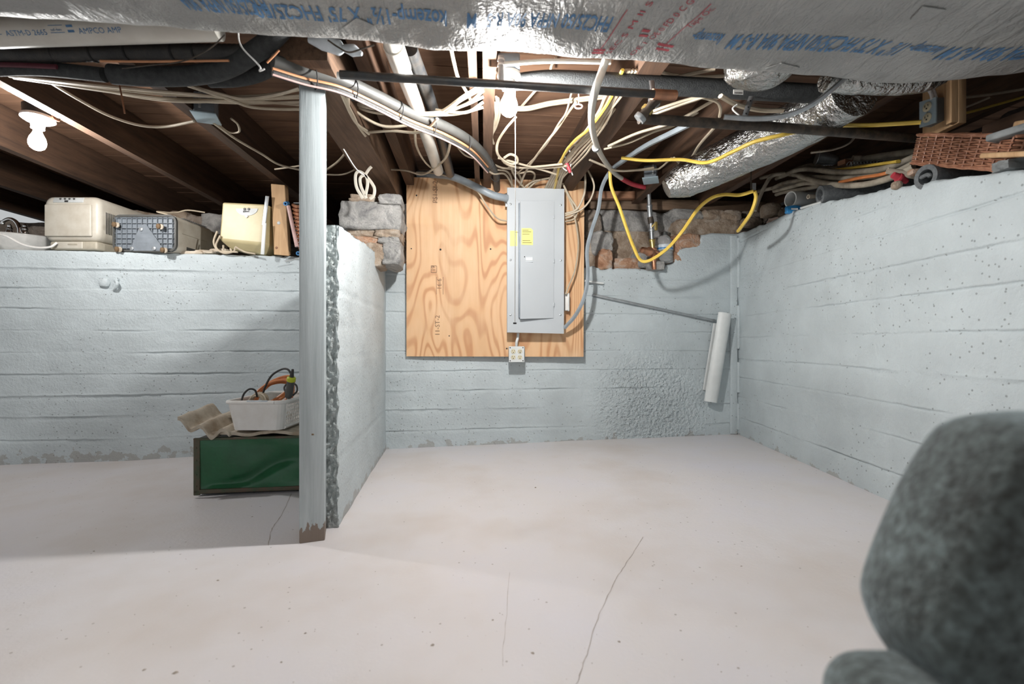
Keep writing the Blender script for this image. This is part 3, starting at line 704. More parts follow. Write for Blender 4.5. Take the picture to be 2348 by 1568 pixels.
m = MB(); a2, b2 = BK(1634, 740, .02), BK(1614, 894, .02); m.rbox((a2+b2)/2+wv*.012, (0.024, .012, (a2-b2).length), .003, frame(wv, -nv)); m.build('back_flange', 'trim_white', tr)
# old bolt stubs on the left part of the back wall
for (x, y, lab) in ((240, 648, 'round painted-over bolt head on the left back wall'), ):
    m = MB(); q = BK(x, y, .0); m.stone(q, (.05, .035, .05), 5, 6, .8, .05); m.build('bolt_head', 'wall_paint', label=lab, cat='bolt')
hk = empty('wall_hook', BK(268, 662, 0), 'painted-over curved hook on the left back wall', 'hook')
m = MB(); m.tube([BK(262, 666, .0), BK(266, 660, .02), BK(269, 650, .028), BK(266, 644, .014), BK(267, 641, -.01)], .008, 8); m.build('bent_rod', 'wall_paint', hk)
m = MB(); m.lathe(BK(268, 641, .0), [(.014, 0), (.012, .012), (0, .014)], -nb, 12); m.build('washer', 'wall_paint', hk)
# ================================================================ big wrapped duct across the top
DZ, DR, DA, DH = 0.80, 0.075, 0.24, 0.155        # underside above lens, corner radius, half width, height
def yc(x): return 1.295+0.122*x-0.51*min(max(0.0, x-1.15), 0.9)**1.5                  # far lower corner line
dprof = []
def _arc(cy, cz, a0, a1, n=8): return [(cy+DR*math.cos(a), cz+DR*math.sin(a)) for a in np.linspace(a0, a1, n)]
dprof = _arc(0, DR, -math.pi/2, 0)+_arc(0, DH-DR, 0, math.pi/2)+_arc(-2*DA+2*DR, DH-DR, math.pi/2, math.pi)+_arc(-2*DA+2*DR, DR, math.pi, 1.5*math.pi)
lin = [(-(2*DA-2*DR)*(1-k/14), 0) for k in range(1, 14)]
dprof = dprof+lin
du = Vector((1, 0.122, 0)).normalized(); dv_ = Vector((-0.122, 1, 0)).normalized()
def duct_pt(x, cy, cz, d=0.0): 
    sag = -0.012*math.exp(-((x-1.35)/0.35)**2)
    return Vector((x, yc(x), CH+DZ+sag))+dv_*cy+Vector((0, 0, cz-d))
duct = empty('air_duct', duct_pt(0, -.2, 0), 'wide insulated duct in silver printed foil wrap across the top', 'duct')
m = MB(); us = np.linspace(-2.6, 2.35, 260); n = len(dprof); vs = []
for u in us:
    for (a, b) in dprof:
        d = (float(fbm(np.array(u*5.0+a*3.2), np.array(a*6.0-u*1.5), 55, 4))-0.47)*0.022+(float(vn(np.array(u*26+a*22), np.array(a*5.0), 60))-0.5)*0.004
        vs.append(duct_pt(u, a, b, d))
m.add(vs, [(i*n+k, (i+1)*n+k, (i+1)*n+(k+1) % n, i*n+(k+1) % n) for i in range(len(us)-1) for k in range(n)]); m.build('foil_wrap', 'duct_foil', duct, auto=0)
def surf_d(u, a): return (float(fbm(np.array(u*5.0+a*3.2), np.array(a*6.0-u*1.5), 55, 4))-0.47)*0.022+(float(vn(np.array(u*26+a*22), np.array(a*5.0), 60))-0.5)*0.004
def on_duct(x, a): return duct_pt(x, a, 0, surf_d(x, a)+0.0016)
def duct_pix(px, py):                             # duct underside coordinates of a pixel
    d = DZ*F/(CY-py); x = (px-CX)*d/F; return x, (d-yc(x))*0.993
def duct_text(body, px0, px1, py0, py1, hgt, mat='ink_blue'):  # upside down: reads from px1 (right) to px0 (left)
    vs, fs = text_pts(body, 1.0, 0.018); w_ = max(v[0] for v in vs); x1, a1 = duct_pix(px1, py1); x0, a0 = duct_pix(px0, py0); m = MB()
    m.add([on_duct(x1+(x0-x1)*v[0]/w_, a1+(a0-a1)*v[0]/w_+v[1]*hgt) for v in vs], fs); m.build('print', mat, duct, smooth=False)
# letters stand on the near side and point away from the camera; pixel rows are the near edge of the line
duct_text('FHC25/50 NFPA 90A R-5', 1102, 1392, 25, 36, 0.078)
duct_text('M', 1056, 1080, 24, 25, 0.078)
duct_text('kozemp-1\u00bd" X 75\' FHC25/50', 560, 1010, 2, 20, 0.078)
duct_text('FHC25/50 NFPA 90A', 385, 590, -18, -6, 0.078)
duct_text('kozemp-', 1582, 1652, 72, 78, 0.06)
duct_text('1\u00bd" X 75\' FHC25/50 NFPA 90A R-5 M', 1676, 2080, 78, 90, 0.086)
duct_text('kozemp-', 2082, 2158, 90, 96, 0.06)
duct_text('NFPA 90A R-5 M', 2172, 2420, 98, 88, 0.086)
def duct_line(p0, p1, wd, mat):
    a = duct_pix(*p0); b = duct_pix(*p1); m = MB(); vs = []; n = 16
    for i in range(n+1):
        k = i/n; x = a[0]+(b[0]-a[0])*k; y = a[1]+(b[1]-a[1])*k; t = Vector((b[0]-a[0], b[1]-a[1])).normalized()
        vs += [on_duct(x-t.y*wd, y+t.x*wd), on_duct(x+t.y*wd, y-t.x*wd)]
    m.add(vs, [(2*i, 2*i+1, 2*i+3, 2*i+2) for i in range(n)]); m.build('print_line', mat, duct, smooth=False)
duct_line((1418, 18), (1370, 118), .0012, 'ink_red'); duct_line((1605, 4), (1505, 118), .0012, 'ink_red')
for p in (((1358, 112), (1385, 112)), ((1356, 119), (1383, 119)), ((1460, 66), (1478, 70)), ((1456, 78), (1476, 82)), ((1502, 100), (1538, 106)), ((1500, 110), (1530, 116))): duct_line(p[0], p[1], .005, 'ink_red')
def duct_text2(body, p0, p1, hgt, mat='ink_red'):
    vs, fs = text_pts(body, 1.0); w_ = max(v[0] for v in vs); a = Vector(duct_pix(*p0)); b = Vector(duct_pix(*p1)); t = (b-a).normalized(); nn = Vector((t.y, -t.x)); m = MB()
    m.add([on_duct(*(a+(b-a)*(v[0]/w_)+nn*(v[1]*hgt))) for v in vs], fs); m.build('print', mat, duct, smooth=False)
duct_text2('SEC S M II S', (1398, 125), (1475, 2), .022); duct_text2('OE 0 FD 0 C G', (1490, 92), (1568, 0), .026); duct_text2('Tape Oc.', (1568, 64), (1618, 14), .026); duct_text2('OE I', (1450, 130), (1478, 100), .02)
# torn patch and taped corners on the wrap
for pts in (((808, 35), (852, 52), (828, 80), (772, 68)), ((1755, 155), (1790, 140), (1832, 152), (1800, 160)), ((2062, 34), (2085, 4), (2140, 10), (2110, 36))):
    m = MB(); q = [on_duct(*duct_pix(*p)) for p in pts]; m.prism(q, (0, 0, -0.002)); m.build('tape_patch', 'duct_foil', duct, smooth=False)

# ================================================================ foil ducts at the right
def fduct(name, label, pts, r, wob=0.06, seed=1, n=26, sub=14, rings=None, cap=False):
    p = spline(pts, sub); m = MB(); vs = []; mlen = len(p); u = Vector((0, 0, 1))
    for i in range(mlen):
        T = (p[min(i+1, mlen-1)]-p[max(i-1, 0)]).normalized(); uu = (u-T*u.dot(T)).normalized(); b = T.cross(uu)
        rr = r if not isinstance(r, (list, tuple)) else float(np.interp(i/(mlen-1), np.linspace(0, 1, len(r)), r))
        for k in range(n):
            a = 2*math.pi*k/n; q = 1+wob*(float(fbm(np.array(k*0.9+seed), np.array(i*0.55), seed, 3))-0.45)*2
            if k == 0: pass
            vs.append(p[i]+(b*math.cos(a)+uu*math.sin(a))*rr*q)
    fs = [(i*n+k, i*n+(k+1) % n, (i+1)*n+(k+1) % n, (i+1)*n+k) for i in range(mlen-1) for k in range(n)]
    fs += [tuple(range(n))[::-1], tuple((mlen-1)*n+k for k in range(n))]
    m.add(vs, fs); return m.build(name, 'flex_foil', label=label, cat='duct', auto=60)
fduct('flex_duct', 'round silver foil duct running away between the right joists', [PH(1960, 205, 0.90), PH(1830, 285, 0.90), PH(1700, 350, 0.87), PH(1580, 408, 0.81), PH(1528, 434, 0.76)], [.095, .10, .10, .095, .085, .045], 0.05, 3, 28, 16)
fduct('duct_elbow', 'rounded silver foil elbow bulging below the big duct', [P(1750, 120, 1.50), P(1753, 150, 1.52), P(1756, 172, 1.53), P(1758, 196, 1.53)], [.115, .118, .10, .03], 0.05, 5, 28, 10)
fduct('foil_sleeve', 'horizontal crinkled silver foil sleeve beside the hanging outlet', [P(1890, 185, 1.58), P(1960, 183, 1.58), P(2060, 185, 1.58), P(2130, 180, 1.57), P(2165, 168, 1.56)], [.035, .045, .045, .04, .03], 0.08, 8, 22, 10)
# ================================================================ pipes under the ceiling
def line(pts, h=None, d=None):
    n = len(pts); k = np.linspace(0, 1, n); out = []
    for i, p in enumerate(pts):
        if len(p) == 3: out.append(P(*p)); continue
        v = h if h is not None else d
        if isinstance(v, (list, tuple)): v = float(np.interp(k[i], np.linspace(0, 1, len(v)), v))
        out.append(PH(p[0], p[1], v) if h is not None else P(p[0], p[1], v))
    return out
def run(name, label, cat, pts, r, mat, h=None, d=None, group=None, n=8, sub=6, parent=None, flat=1.0):
    m = MB(); m.tube(line(pts, h, d), r, n, sub, True, flat)
    return m.build(name, mat, parent, label=label, cat=cat if parent is None else None, group=group)
def band(parent, name, mat, c, ax, r, w_=0.006, n=14):
    ax = Vector(ax).normalized(); m = MB(); m.lathe(Vector(c)-ax*w_/2, [(r*0.96, 0), (r, w_*0.2), (r, w_*0.8), (r*0.96, w_)], ax, n); return m.build(name, mat, parent)
# white drain pipe lying along the big duct, with its printed line
pv = empty('plastic_pipe', P(0, 100, 1.35), 'white plastic pipe with blue lettering at the upper left', 'pipe')
a, b = P(-120, 76, 1.33), P(500, 58, 1.38); m = MB(); m.tube([a, b], .041, 24, 1); m.build('tube', 'white_pipe', pv)
ax = (b-a).normalized(); qn = Vector((0, -1, -1.15)); qn = (qn-ax*qn.dot(ax)).normalized(); qu = ax.cross(qn)
if qu.z < 0: qu = -qu
def on_pipe(cx_, ang0):
    o = a+ax*((P(cx_, 70, 1.34).x-a.x)/ax.x)
    def fn(x, y):
        t = ang0+y/.041; return o+ax*x+(qn*math.cos(t)+qu*math.sin(t))*.0416
    return fn
lettering('ASTM-D 2665', .0185, on_pipe(34, 0.0), 'lettering', 'ink_blue', pv)
lettering('nsf-dwv', .0095, on_pipe(131, 0.20), 'lettering', 'ink_blue', pv); lettering('nsf-dwv', .0095, on_pipe(-2, 0.20), 'lettering', 'ink_blue', pv)
lettering('AMPCO AMP', .020, on_pipe(188, 0.0), 'lettering', 'ink_blue', pv)
for x0, w_ in ((129, .037), (-4, .037)):
    for y in (0.003, 0.020):
        fn = on_pipe(x0, 0.02); m = MB(); q = [fn(t, yy) for yy in (y, y+.0014) for t in (0, w_)]; m.add(q, [(0, 1, 3, 2)]); m.build('print_line', 'ink_blue', pv, smooth=False)
m = MB(); fn = on_pipe(166, 0.0); m.add([fn(0, 0.004), fn(.017, 0.004), fn(.017, 0.022), fn(0, 0.022)], [(0, 1, 2, 3)]); m.build('print_mark', 'ink_blue', pv, smooth=False)

rh = empty('ribbed_hose', P(100, 122, 1.47), 'straight black ribbed hose below the white plastic pipe', 'hose')
m = MB(); pts = line([(-150, 122), (100, 124), (330, 119), (560, 121)], d=1.47); sp = spline(pts, 40); m.tube(sp, [(.0245 if i % 2 else .0232) for i in range(len(sp))], 16, 1); m.build('tube', 'black_rubber', rh)
for x in (128, 215, 295, 400, 450): band(rh, 'tie', 'dark_slot', P(x, 122, 1.47), (1, 0, 0), .0262, .006)
run('foam_tube', 'short black foam pipe sleeve ending at the far upper left', 'pipe insulation', [(-150, 168), (0, 158), (100, 158), (240, 172)], .0215, 'foam', d=1.50, n=16)
ft = run('foam_tube', 'black foam pipe sleeve sweeping up behind the duct, front one', 'pipe insulation', [(255, 170), (330, 175), (430, 174), (510, 160), (570, 128), (620, 92), (660, 50)], .0295, 'foam', d=[1.50, 1.52, 1.47, 1.43], n=18, sub=8)
ft2 = run('foam_tube', 'black foam pipe sleeve sweeping up beside the post top, rear one', 'pipe insulation', [(480, 182), (540, 180), (600, 165), (650, 130), (690, 92), (730, 50)], .0255, 'foam', d=[1.58, 1.57, 1.52, 1.47], n=18, sub=8)
run('copper_wire', 'thin copper line tied under the black ribbed hose', 'wire', [(230, 140), (330, 141), (440, 140), (525, 139)], .0035, 'copper_wire', d=1.445)
run('flat_strap', 'maroon strip tied beside the black hoses at the left edge', 'strip', [(-60, 147), (40, 149), (130, 153)], .005, 'maroon', d=1.47, flat=1.6)
run('wire_hanger', 'white bent wire hanging in front of the black foam sleeves', 'wire', [(546, 70, 1.33), (549, 96, 1.34), (560, 115, 1.33), (585, 140, 1.32), (597, 155, 1.31), (595, 163, 1.31), (607, 158, 1.31)], .0022, 'white_plastic', d=1.3)
run('copper_stub', 'short bent copper stub between the foam sleeves', 'wire', [(640, 115, 1.40), (628, 128, 1.40), (612, 144, 1.40)], .003, 'copper_wire', d=1.4)
run('wire', 'thin dark wire dipping behind the black ribbed hose', 'wire', [(515, 80, 1.36), (480, 112, 1.38), (420, 140, 1.40), (340, 150, 1.41), (280, 157, 1.42)], .0018, 'rusty_iron', d=1.4)
run('hanging_wire', 'short rusty wire dangling below the left cables', 'wire', [(272, 186), (280, 225), (286, 260)], .0025, 'copper', d=1.6)
# pale bulging vinyl sleeve between post and duct
vs_ = empty('vinyl_sleeve', P(790, 110, 1.45), 'pale blue-white plastic sleeve tucked above the beam beside the duct', 'sleeve')
m = MB(); m.tube([P(708, 92, 1.44), P(740, 98, 1.44), P(778, 110, 1.45), P(786, 112, 1.45)], [.008, .022, .022, .008], 14, 5); m.build('lobe', 'pale_blue', vs_)
m = MB(); m.tube([P(787, 110, 1.45), P(810, 116, 1.45), P(830, 124, 1.45)], [.010, .018, .006], 14, 5); m.build('lobe', 'pale_blue', vs_)
run('wire', 'dark wire slung below the pale plastic sleeve', 'wire', [(752, 92), (775, 108), (800, 120), (830, 112), (858, 103)], .0025, 'rusty_iron', d=1.40)

# line set bundle descending towards the panel
ls = empty('line_set', P(820, 210, 1.6), 'tied dark conduit bundle with copper wires sloping down towards the panel', 'conduit')
path = [(625, 140, 1.46), (700, 163, 1.53), (780, 182, 1.60), (860, 218, 1.72), (940, 258, 1.85), (1020, 290, 2.0), (1080, 325, 2.2), (1118, 365, 2.5), (1136, 400, 2.80), (1140, 440, 3.02)]
m = MB(); sp = spline([P(*a) for a in path], 26); m.tube(sp, [.0215, .0205], 14, 1); m.build('ribbed_conduit', 'dark_grey', ls)
m = MB(); sp2 = spline([P(a[0], a[1]+18, a[2]-.01) for a in path[:8]], 8); m.tube(sp2, .0055, 8, 1); m.build('copper_lead', 'copper_wire', ls)
m = MB(); m.tube(spline([P(a[0], a[1]+27, a[2]-.005) for a in path[:8]], 8), .011, 10, 1); m.build('dark_lead', 'black_rubber', ls)
m = MB(); m.tube(spline([P(a[0], a[1]+31, a[2]-.018) for a in path[:8]], 8), .0032, 8, 1); m.build('pink_lead', 'pink_wire', ls)
for i in (34, 62, 96, 120, 150, 182, 205):
    c = sp[i]-Vector((0, .006, .018)); T = (sp[i+1]-sp[i-1]); m = MB(); T.normalize(); u = T.cross(Vector((0, 1, 0))).normalized(); v = T.cross(u)
    m.tube([c+u*math.cos(t)*.038+v*math.sin(t)*.026 for t in np.linspace(0, 2*math.pi, 15)], .0022, 6, 1); m.build('zip_tie', 'dark_slot', ls)
run('service_cable', 'thick smooth grey cable curving down the plywood into the panel', 'cable', [(960, 400, 3.0), (1000, 400, 2.92), (1040, 406, 2.87), (1090, 428, 2.85), (1130, 447, 2.86), (1163, 455, 2.90)], .0225, 'grey_cable', d=2.9, n=14)

# straight black pipe, foam covered pipe, fittings, second black pipe
run('iron_pipe', 'slim straight black pipe crossing just in front of the lit bulb', 'pipe', [(780, 171), (1140, 193), (1500, 216)], .0132, 'black_iron', d=[1.52, 1.57], n=14, sub=1)
fp = empty('insulated_pipe', P(1500, 200, 1.7), 'thick black foam-covered pipe behind the slim black pipe', 'pipe')
m = MB(); m.tube(line([(1150, 192), (1230, 184), (1300, 184), (1450, 192), (1650, 203), (1980, 221)], d=[1.72, 1.76]), [.026, .032, .034, .033, .033], 18, 6); m.build('foam_cover', 'foam', fp)
m = MB(); q = P(1693, 211, 1.665); m.box(q, (.034, .002, .016), Matrix.Rotation(0.05, 3, 'Y')); lb = m.build('sticker', 'white_plastic', fp, smooth=False)
for k in range(7):
    m = MB(); m.box(q+Vector((-.012+k*.004, -.0014, -.004)), (.002, .0008, .006)); m.build('bar_mark', 'dark_slot', lb, smooth=False)
ff = empty('pipe_fitting', P(1500, 230, 1.62), 'brown coupling and brass elbow joining the two black pipes', 'pipe fitting')
m = MB(); m.tube([P(1496, 216, 1.575), P(1548, 219, 1.60)], .017, 14, 1); m.build('coupling', 'copper', ff)
m = MB(); m.tube([P(1512, 222, 1.60), P(1490, 245, 1.61), P(1470, 270, 1.62)], [.016, .015, .016], 14, 4); m.build('nipple', 'rusty_iron', ff)
for (x, y) in ((1500, 235), (1484, 252), (1468, 270)):
    band(ff, 'collar', 'brass' if y == 252 else 'galv', P(x, y, 1.62), P(1470, 270, 1.62)-P(1512, 222, 1.60), .021, .016)
m = MB(); m.tube([P(1494, 185, 1.61), P(1496, 205, 1.60), P(1492, 232, 1.61)], .009, 6, 4, True, .25); m.build('strap', 'galv', ff)
run('iron_pipe', 'dark weathered iron pipe running right below the foil ducts', 'pipe', [(1466, 272), (1800, 293), (2110, 318), (2420, 343)], .0175, 'rusty_iron', d=[1.63, 1.82, 2.05], n=14, sub=1)
hs = empty('hanger_strap', P(1715, 250, 1.77), 'perforated metal hanger strap around the dark iron pipe', 'strap')
m = MB(); q = line([(1728, 208), (1715, 245), (1702, 285)], d=1.74); m.tube(q, .010, 6, 3, True, .15, up=(0, 1, 0)); m.build('band', 'galv', hs)
for k in range(5):
    m = MB(); c = q[0].lerp(q[2], .12+.19*k)+Vector((0, -.0022, 0)); m.lathe(c, [(.0032, 0), (.0032, .001)], (0, -1, 0), 8); m.build('hole', 'dark_slot', hs)
m = MB(); m.tube(line([(1700, 283), (1712, 280), (1718, 287), (1710, 294), (1702, 290)], d=1.74), .0035, 8); m.build('wire_loop', 'white_plastic', hs)

# drain pipe and iron pipe going back to the foundation
dp = empty('drain_pipe', PH(985, 340, .93), 'white plastic drain pipe sloping back beside the plywood', 'pipe')
m = MB(); q = line([(893, 80), (925, 165), (965, 272), (1005, 392)], h=.925); m.tube(q, .0275, 18, 3); m.build('tube', 'white_pipe', dp)
m = MB(); m.tube(line([(902, 104), (921, 156)], h=.925), .0325, 18, 1); m.build('coupling', 'white_pipe', dp)
run('drain_pipe', 'dark grey iron pipe beside the white drain pipe', 'pipe', [(940, 112), (985, 230), (1012, 320), (1032, 398)], .026, 'black_iron', h=[.99, .98], n=16)
cs = empty('copper_stub_pipe', P(1148, 160, 1.56), 'short glossy pipe stub with rings hanging left of the bulb', 'pipe')
m = MB(); m.tube([P(1149, 130, 1.56), P(1149, 192, 1.56)], .0105, 12, 1); m.build('tube', 'galv', cs)
for y in (138, 150): band(cs, 'ring', 'porcelain', P(1149, y, 1.56), (0, 0, 1), .0125, .006)
run('white_tube', 'thin straight white tube along the edge of the duct', 'pipe', [(1152, 147), (1260, 140), (1400, 143)], .0075, 'white_pipe', d=[1.56, 1.60])
wp = empty('water_tube', P(1357, 260, 1.8), 'white water tube curving down to the red end at the shutoff valves', 'pipe')
m = MB(); m.tube([P(*a) for a in ((1389, 138, 1.52), (1380, 165, 1.53), (1366, 205, 1.50), (1357, 250, 1.62), (1359, 300, 1.92), (1375, 350, 2.28), (1405, 393, 2.70), (1428, 411, 2.88))], .0128, 12, 6); m.build('white_length', 'white_pipe', wp)
m = MB(); m.tube([P(*a) for a in ((1425, 409, 2.86), (1450, 422, 2.98), (1484, 431, 3.06))], .0145, 12, 5); m.build('red_length', 'red_plastic', wp)
band(wp, 'joint', 'galv', P(1366, 340, 2.18), P(1375, 350, 2.28)-P(1360, 320, 2.05), .017, .03)
run('steel_cable', 'bright grey flexible tube drooping from the duct across the foil', 'cable', [(1960, 155, 1.50), (1925, 190, 1.52), (1870, 235, 1.54), (1810, 263, 1.56), (1740, 272, 1.58), (1660, 268, 1.60)], .0085, 'galv', d=1.5)
# ================================================================ valve stack in the opening
va = empty('valve_stack', BK(1497, 612, 0.06), 'copper and brass water valve stack standing in the wall opening', 'valve')
V = lambda x, y, o=.06: BK(x, y, o)
for (y0, y1, x0, x1, r, mat, nm) in ((432, 470, 1487, 1489, .013, 'galv', 'pipe'), (470, 500, 1489, 1491, .016, 'galv', 'union'), (498, 512, 1491, 1493, .019, 'rusty_iron', 'union'), (512, 550, 1493, 1495, .0125, 'galv', 'pipe'),
                                   (550, 570, 1495, 1497, .016, 'brass', 'adapter'), (568, 600, 1497, 1499, .017, 'copper', 'regulator_body'), (598, 618, 1499, 1500, .013, 'copper', 'pipe')):
    m = MB(); m.tube([V(x0, y0), V(x1, y1)], r, 14, 1); m.build(nm, mat, va)
for (x, y, r, mat) in ((1487, 434, .017, 'galv'), (1489, 473, .019, 'galv'), (1494, 528, .019, 'galv'), (1495, 552, .02, 'brass'), (1498, 572, .024, 'copper'), (1499, 592, .024, 'copper')): band(va, 'collar', mat, V(x, y), (0, 0, 1), r, .014)
m = MB(); a, b = V(1494, 578, .08), V(1460, 570, .13); m.lathe(a, [(.020, 0), (.030, .015), (.030, .03), (.022, .04), (.020, .085), (.012, .092), (.005, .094), (.005, .105), (0, .106)], b-a, 18); m.build('regulator_bell', 'copper', va)
m = MB(); m.tube([V(1495, 520, .08), V(1503, 512, .10), V(1504, 528, .11)], .006, 8, 3); hd = m.build('valve_stem', 'brass', va)
m = MB(); m.rbox(V(1504, 518, .10), (.02, .012, .055), .005); m.build('valve_handle', 'brass', va)
m = MB(); m.tube([V(1497, 574), V(1510, 580, .05)], .012, 10, 1); m.build('branch', 'copper', va)
m = MB(); m.stone(BK(1503, 610, .015), (.11, .08, .06), 81, 7, .6, .06); m.build('mortar_lump', 'stone_grey', va)
wb = empty('water_bottle', BK(1522, 604, -.02), 'clear crinkled plastic water bottle with blue label in the wall opening', 'bottle')
q = BK(1523, 604, -.02); hh = (604-530)*q.y/F; m = MB(); prof = [(.030, 0), (.056, .008)]
for k in range(12): prof += [(.058, .012+k*.0095), (.0545, .0165+k*.0095)]
prof += [(.058, .130), (.054, .150), (.040, .172), (.024, .186), (.020, .190)]
m.lathe(q, prof, (0, 0, 1), 24); m.build('body', 'clear_plastic', wb)
m = MB(); m.lathe(q+Vector((0, 0, .190)), [(.021, 0), (.021, .020), (.018, .022)], (0, 0, 1), 16); m.build('cap', 'dark_grey', wb)
m = MB(); m.lathe(q+Vector((0, 0, .085)), [(.0592, 0), (.0595, .001), (.0595, .035), (.0592, .036)], (0, 0, 1), 24); lbw = m.build('label_band', 'pale_blue', wb)
m = MB(); m.lathe(q+Vector((0, 0, .088)), [(.0592, 0), (.06, .001), (.06, .012), (.0592, .013)], (0, 0, 1), 24); m.build('label_stripe', 'blue_plastic', lbw)
# ================================================================ cables
G1 = 'cream cables strung under the left joists'; G2 = 'cream cables fanning over the drain pipe'; G3 = 'cream cables dropping into the panel top'; G4 = 'cream cables bundled along the right joist'; G5 = 'cream cables crossing the right joists'; G6 = 'cream cables looping beside the panel'
def cab(label, pts, h=None, d=None, r=.0066, mat='cream_cable', group=None, flat=.8, name='electric_cable'):
    return run(name, label, 'cable', pts, r, mat, h, d, group, 6, 6, None, flat)
LL = 'cream cable in the sagging run under the left joists'
for k, pts in enumerate(([(20, 174), (200, 196), (350, 214), (500, 221), (600, 219), (700, 203)], [(30, 178), (230, 206), (380, 226), (530, 229), (700, 223)], [(60, 182), (280, 214), (400, 228), (560, 236), (700, 233)],
                         [(40, 175), (260, 200), (420, 214), (560, 226), (700, 218)], [(200, 200), (330, 224), (430, 233), (560, 231), (700, 241)])):
    cab(('topmost', 'third from top', 'fourth from top', 'second from top', 'lowest')[k]+' of five cream cables reaching the post from the left', pts, h=[.945, .93-.004*k, .945], group=G1)
cab('cream cable rising towards the top of the post on its left', [(420, 192), (500, 214), (560, 226), (640, 216), (700, 198)], h=.925)
cab('cream cable sagging lowest just left of the post', [(430, 196), (520, 226), (575, 245), (640, 250), (700, 250)], h=.92)
cab('single cream cable dipping from the left edge to the grey junction box', [(120, 192), (180, 228), (250, 265), (320, 287), (380, 290), (445, 278)], h=[.95, .93, .94])
cab('cream cable running from the junction box down to the post', [(490, 282), (540, 318), (600, 353), (640, 377), (700, 392)], h=[.95, .93])
cab('cream cable curling once behind the junction box', [(500, 285), (525, 303), (548, 302), (545, 285), (530, 272)], h=.97, r=.005)
cab('short cream cable end poking out left of the post', [(630, 388), (660, 384), (700, 378)], h=.96, r=.005)
FAN = []
# beside the beam
for k, pts in enumerate(([(758, 192), (785, 205), (797, 222), (800, 250), (812, 275), (828, 292), (846, 308)], [(770, 205), (790, 222), (800, 245), (812, 268), (822, 290), (838, 312)], [(765, 200), (780, 212), (792, 236), (804, 262), (818, 284), (842, 300)])):
    cab('cream cable stapled along the right edge of the beam', pts, h=[.875, .865], r=.0055, group='cream cables stapled along the beam')
for k, pts in enumerate(([(805, 236), (850, 248), (930, 258), (1000, 258), (1060, 243), (1108, 222)], [(808, 242), (860, 258), (930, 262), (1040, 262), (1108, 246)], [(806, 238), (870, 240), (930, 254), (1000, 262), (1070, 238), (1108, 208)],
                         [(900, 262), (1000, 264), (1060, 228), (1108, 201)], [(960, 262), (1010, 256), (1060, 222), (1108, 192)], [(1000, 252), (1040, 258), (1075, 256), (1108, 234)])):
    cab(('fourth from top', 'lowest', 'third from top', 'second from top', 'topmost', 'fifth from top')[len(FAN)]+' of six cream cables fanning over the drain pipe to the centre joist', (FAN.append(1), pts)[1], h=[.93, .885, .93], group=G2)
cab('cream cable sagging from the beam to the drain pipe', [(806, 248), (845, 275), (885, 290), (940, 286), (975, 275)], h=[.90, .88, .89])
cab('cream cable passing low across the drain pipe', [(845, 303), (900, 300), (955, 304), (985, 290), (1003, 272)], h=[.89, .87, .88])
cab('cream cable coming out of the duct edge down to the black pipe', [(1034, 112), (1040, 140), (1050, 178), (1068, 208), (1080, 232)], h=[.97, .96])
cab('thin cream cable winding down left of the drain pipe', [(936, 262), (950, 290), (955, 335), (975, 372), (1003, 395)], h=[.89, .88, .93], r=.005)
cab('cream cable looping from the beam over the drain pipe', [(880, 388), (930, 391), (965, 400), (990, 390), (1022, 362), (1035, 320), (1052, 298)], h=[.95, .90, .92], r=.006)
cab('cream cable sagging between drain pipe and centre joist', [(1008, 290), (1040, 325), (1066, 355), (1100, 366)], h=.95, r=.0055)
cab('cream cable hanging down the plywood into the left side of the panel', [(955, 396, 2.95), (1000, 398, 2.87), (1050, 412, 2.86), (1092, 436, 2.86), (1115, 470, 2.88), (1140, 500, 2.89), (1165, 507, 2.93)], d=2.9)
cab('cream cable appearing between post and beam, upper one', [(745, 392), (775, 370), (795, 345), (790, 335)], h=.98)
cab('cream cable appearing between post and beam, lowest one', [(745, 400), (785, 400), (815, 388), (830, 378)], h=.99, r=.0055)
cab('thin white cable hanging off the beam to the stone pier loops', [(788, 342, 2.0), (815, 385, 2.1), (835, 402, 2.2)], d=2.1, r=.003, mat='white_plastic')
# looped plastic straps on the pier
lp = empty('strap_loops', P(840, 455, 2.40), 'pair of looped translucent plastic straps hanging from the beam over stones', 'strap')
for pts in ([(832, 455), (818, 430), (815, 405), (820, 394), (830, 396), (845, 410), (858, 430), (857, 448), (848, 456)], [(840, 455), (828, 428), (826, 408), (838, 402), (843, 420), (838, 448)], [(838, 400), (846, 388), (852, 382)]):
    m = MB(); m.tube(line(pts, d=2.30), .0075, 6, 6, True, .25, up=(0, 1, 0)); m.build('loop', 'dehum_white', lp)
# between centre and right joist
cab('cream cable making the round loop below the lit bulb', [(1183, 268, 2.08), (1160, 295, 2.15), (1142, 325, 2.25), (1140, 350, 2.32), (1152, 366, 2.40), (1172, 376, 2.45), (1186, 372, 2.45), (1184, 360, 2.42), (1170, 354, 2.40), (1156, 362, 2.42)], d=2.2)
for k, pts in enumerate(([(1142, 362), (1165, 368), (1200, 378), (1245, 390), (1275, 400)], [(1152, 368), (1170, 380), (1210, 385), (1265, 384), (1300, 380)], [(1155, 372), (1180, 384), (1230, 382), (1290, 376)])):
    cab(('upper', 'lowest', 'longest')[k]+' cream cable lying level above the panel top', pts, h=[.95, .93], group='cream cables lying level above the panel')
cab('long cream cable slanting down from the ceiling clip to the panel', [(1322, 232), (1300, 262), (1280, 292), (1258, 320), (1228, 360), (1205, 395), (1190, 432)], h=[1.06, .96, .96])
cab('thin cream cable beside the long slanting one', [(1310, 215), (1298, 258), (1280, 285), (1250, 335), (1212, 375), (1185, 398)], h=[1.06, .98, .96], r=.0045)
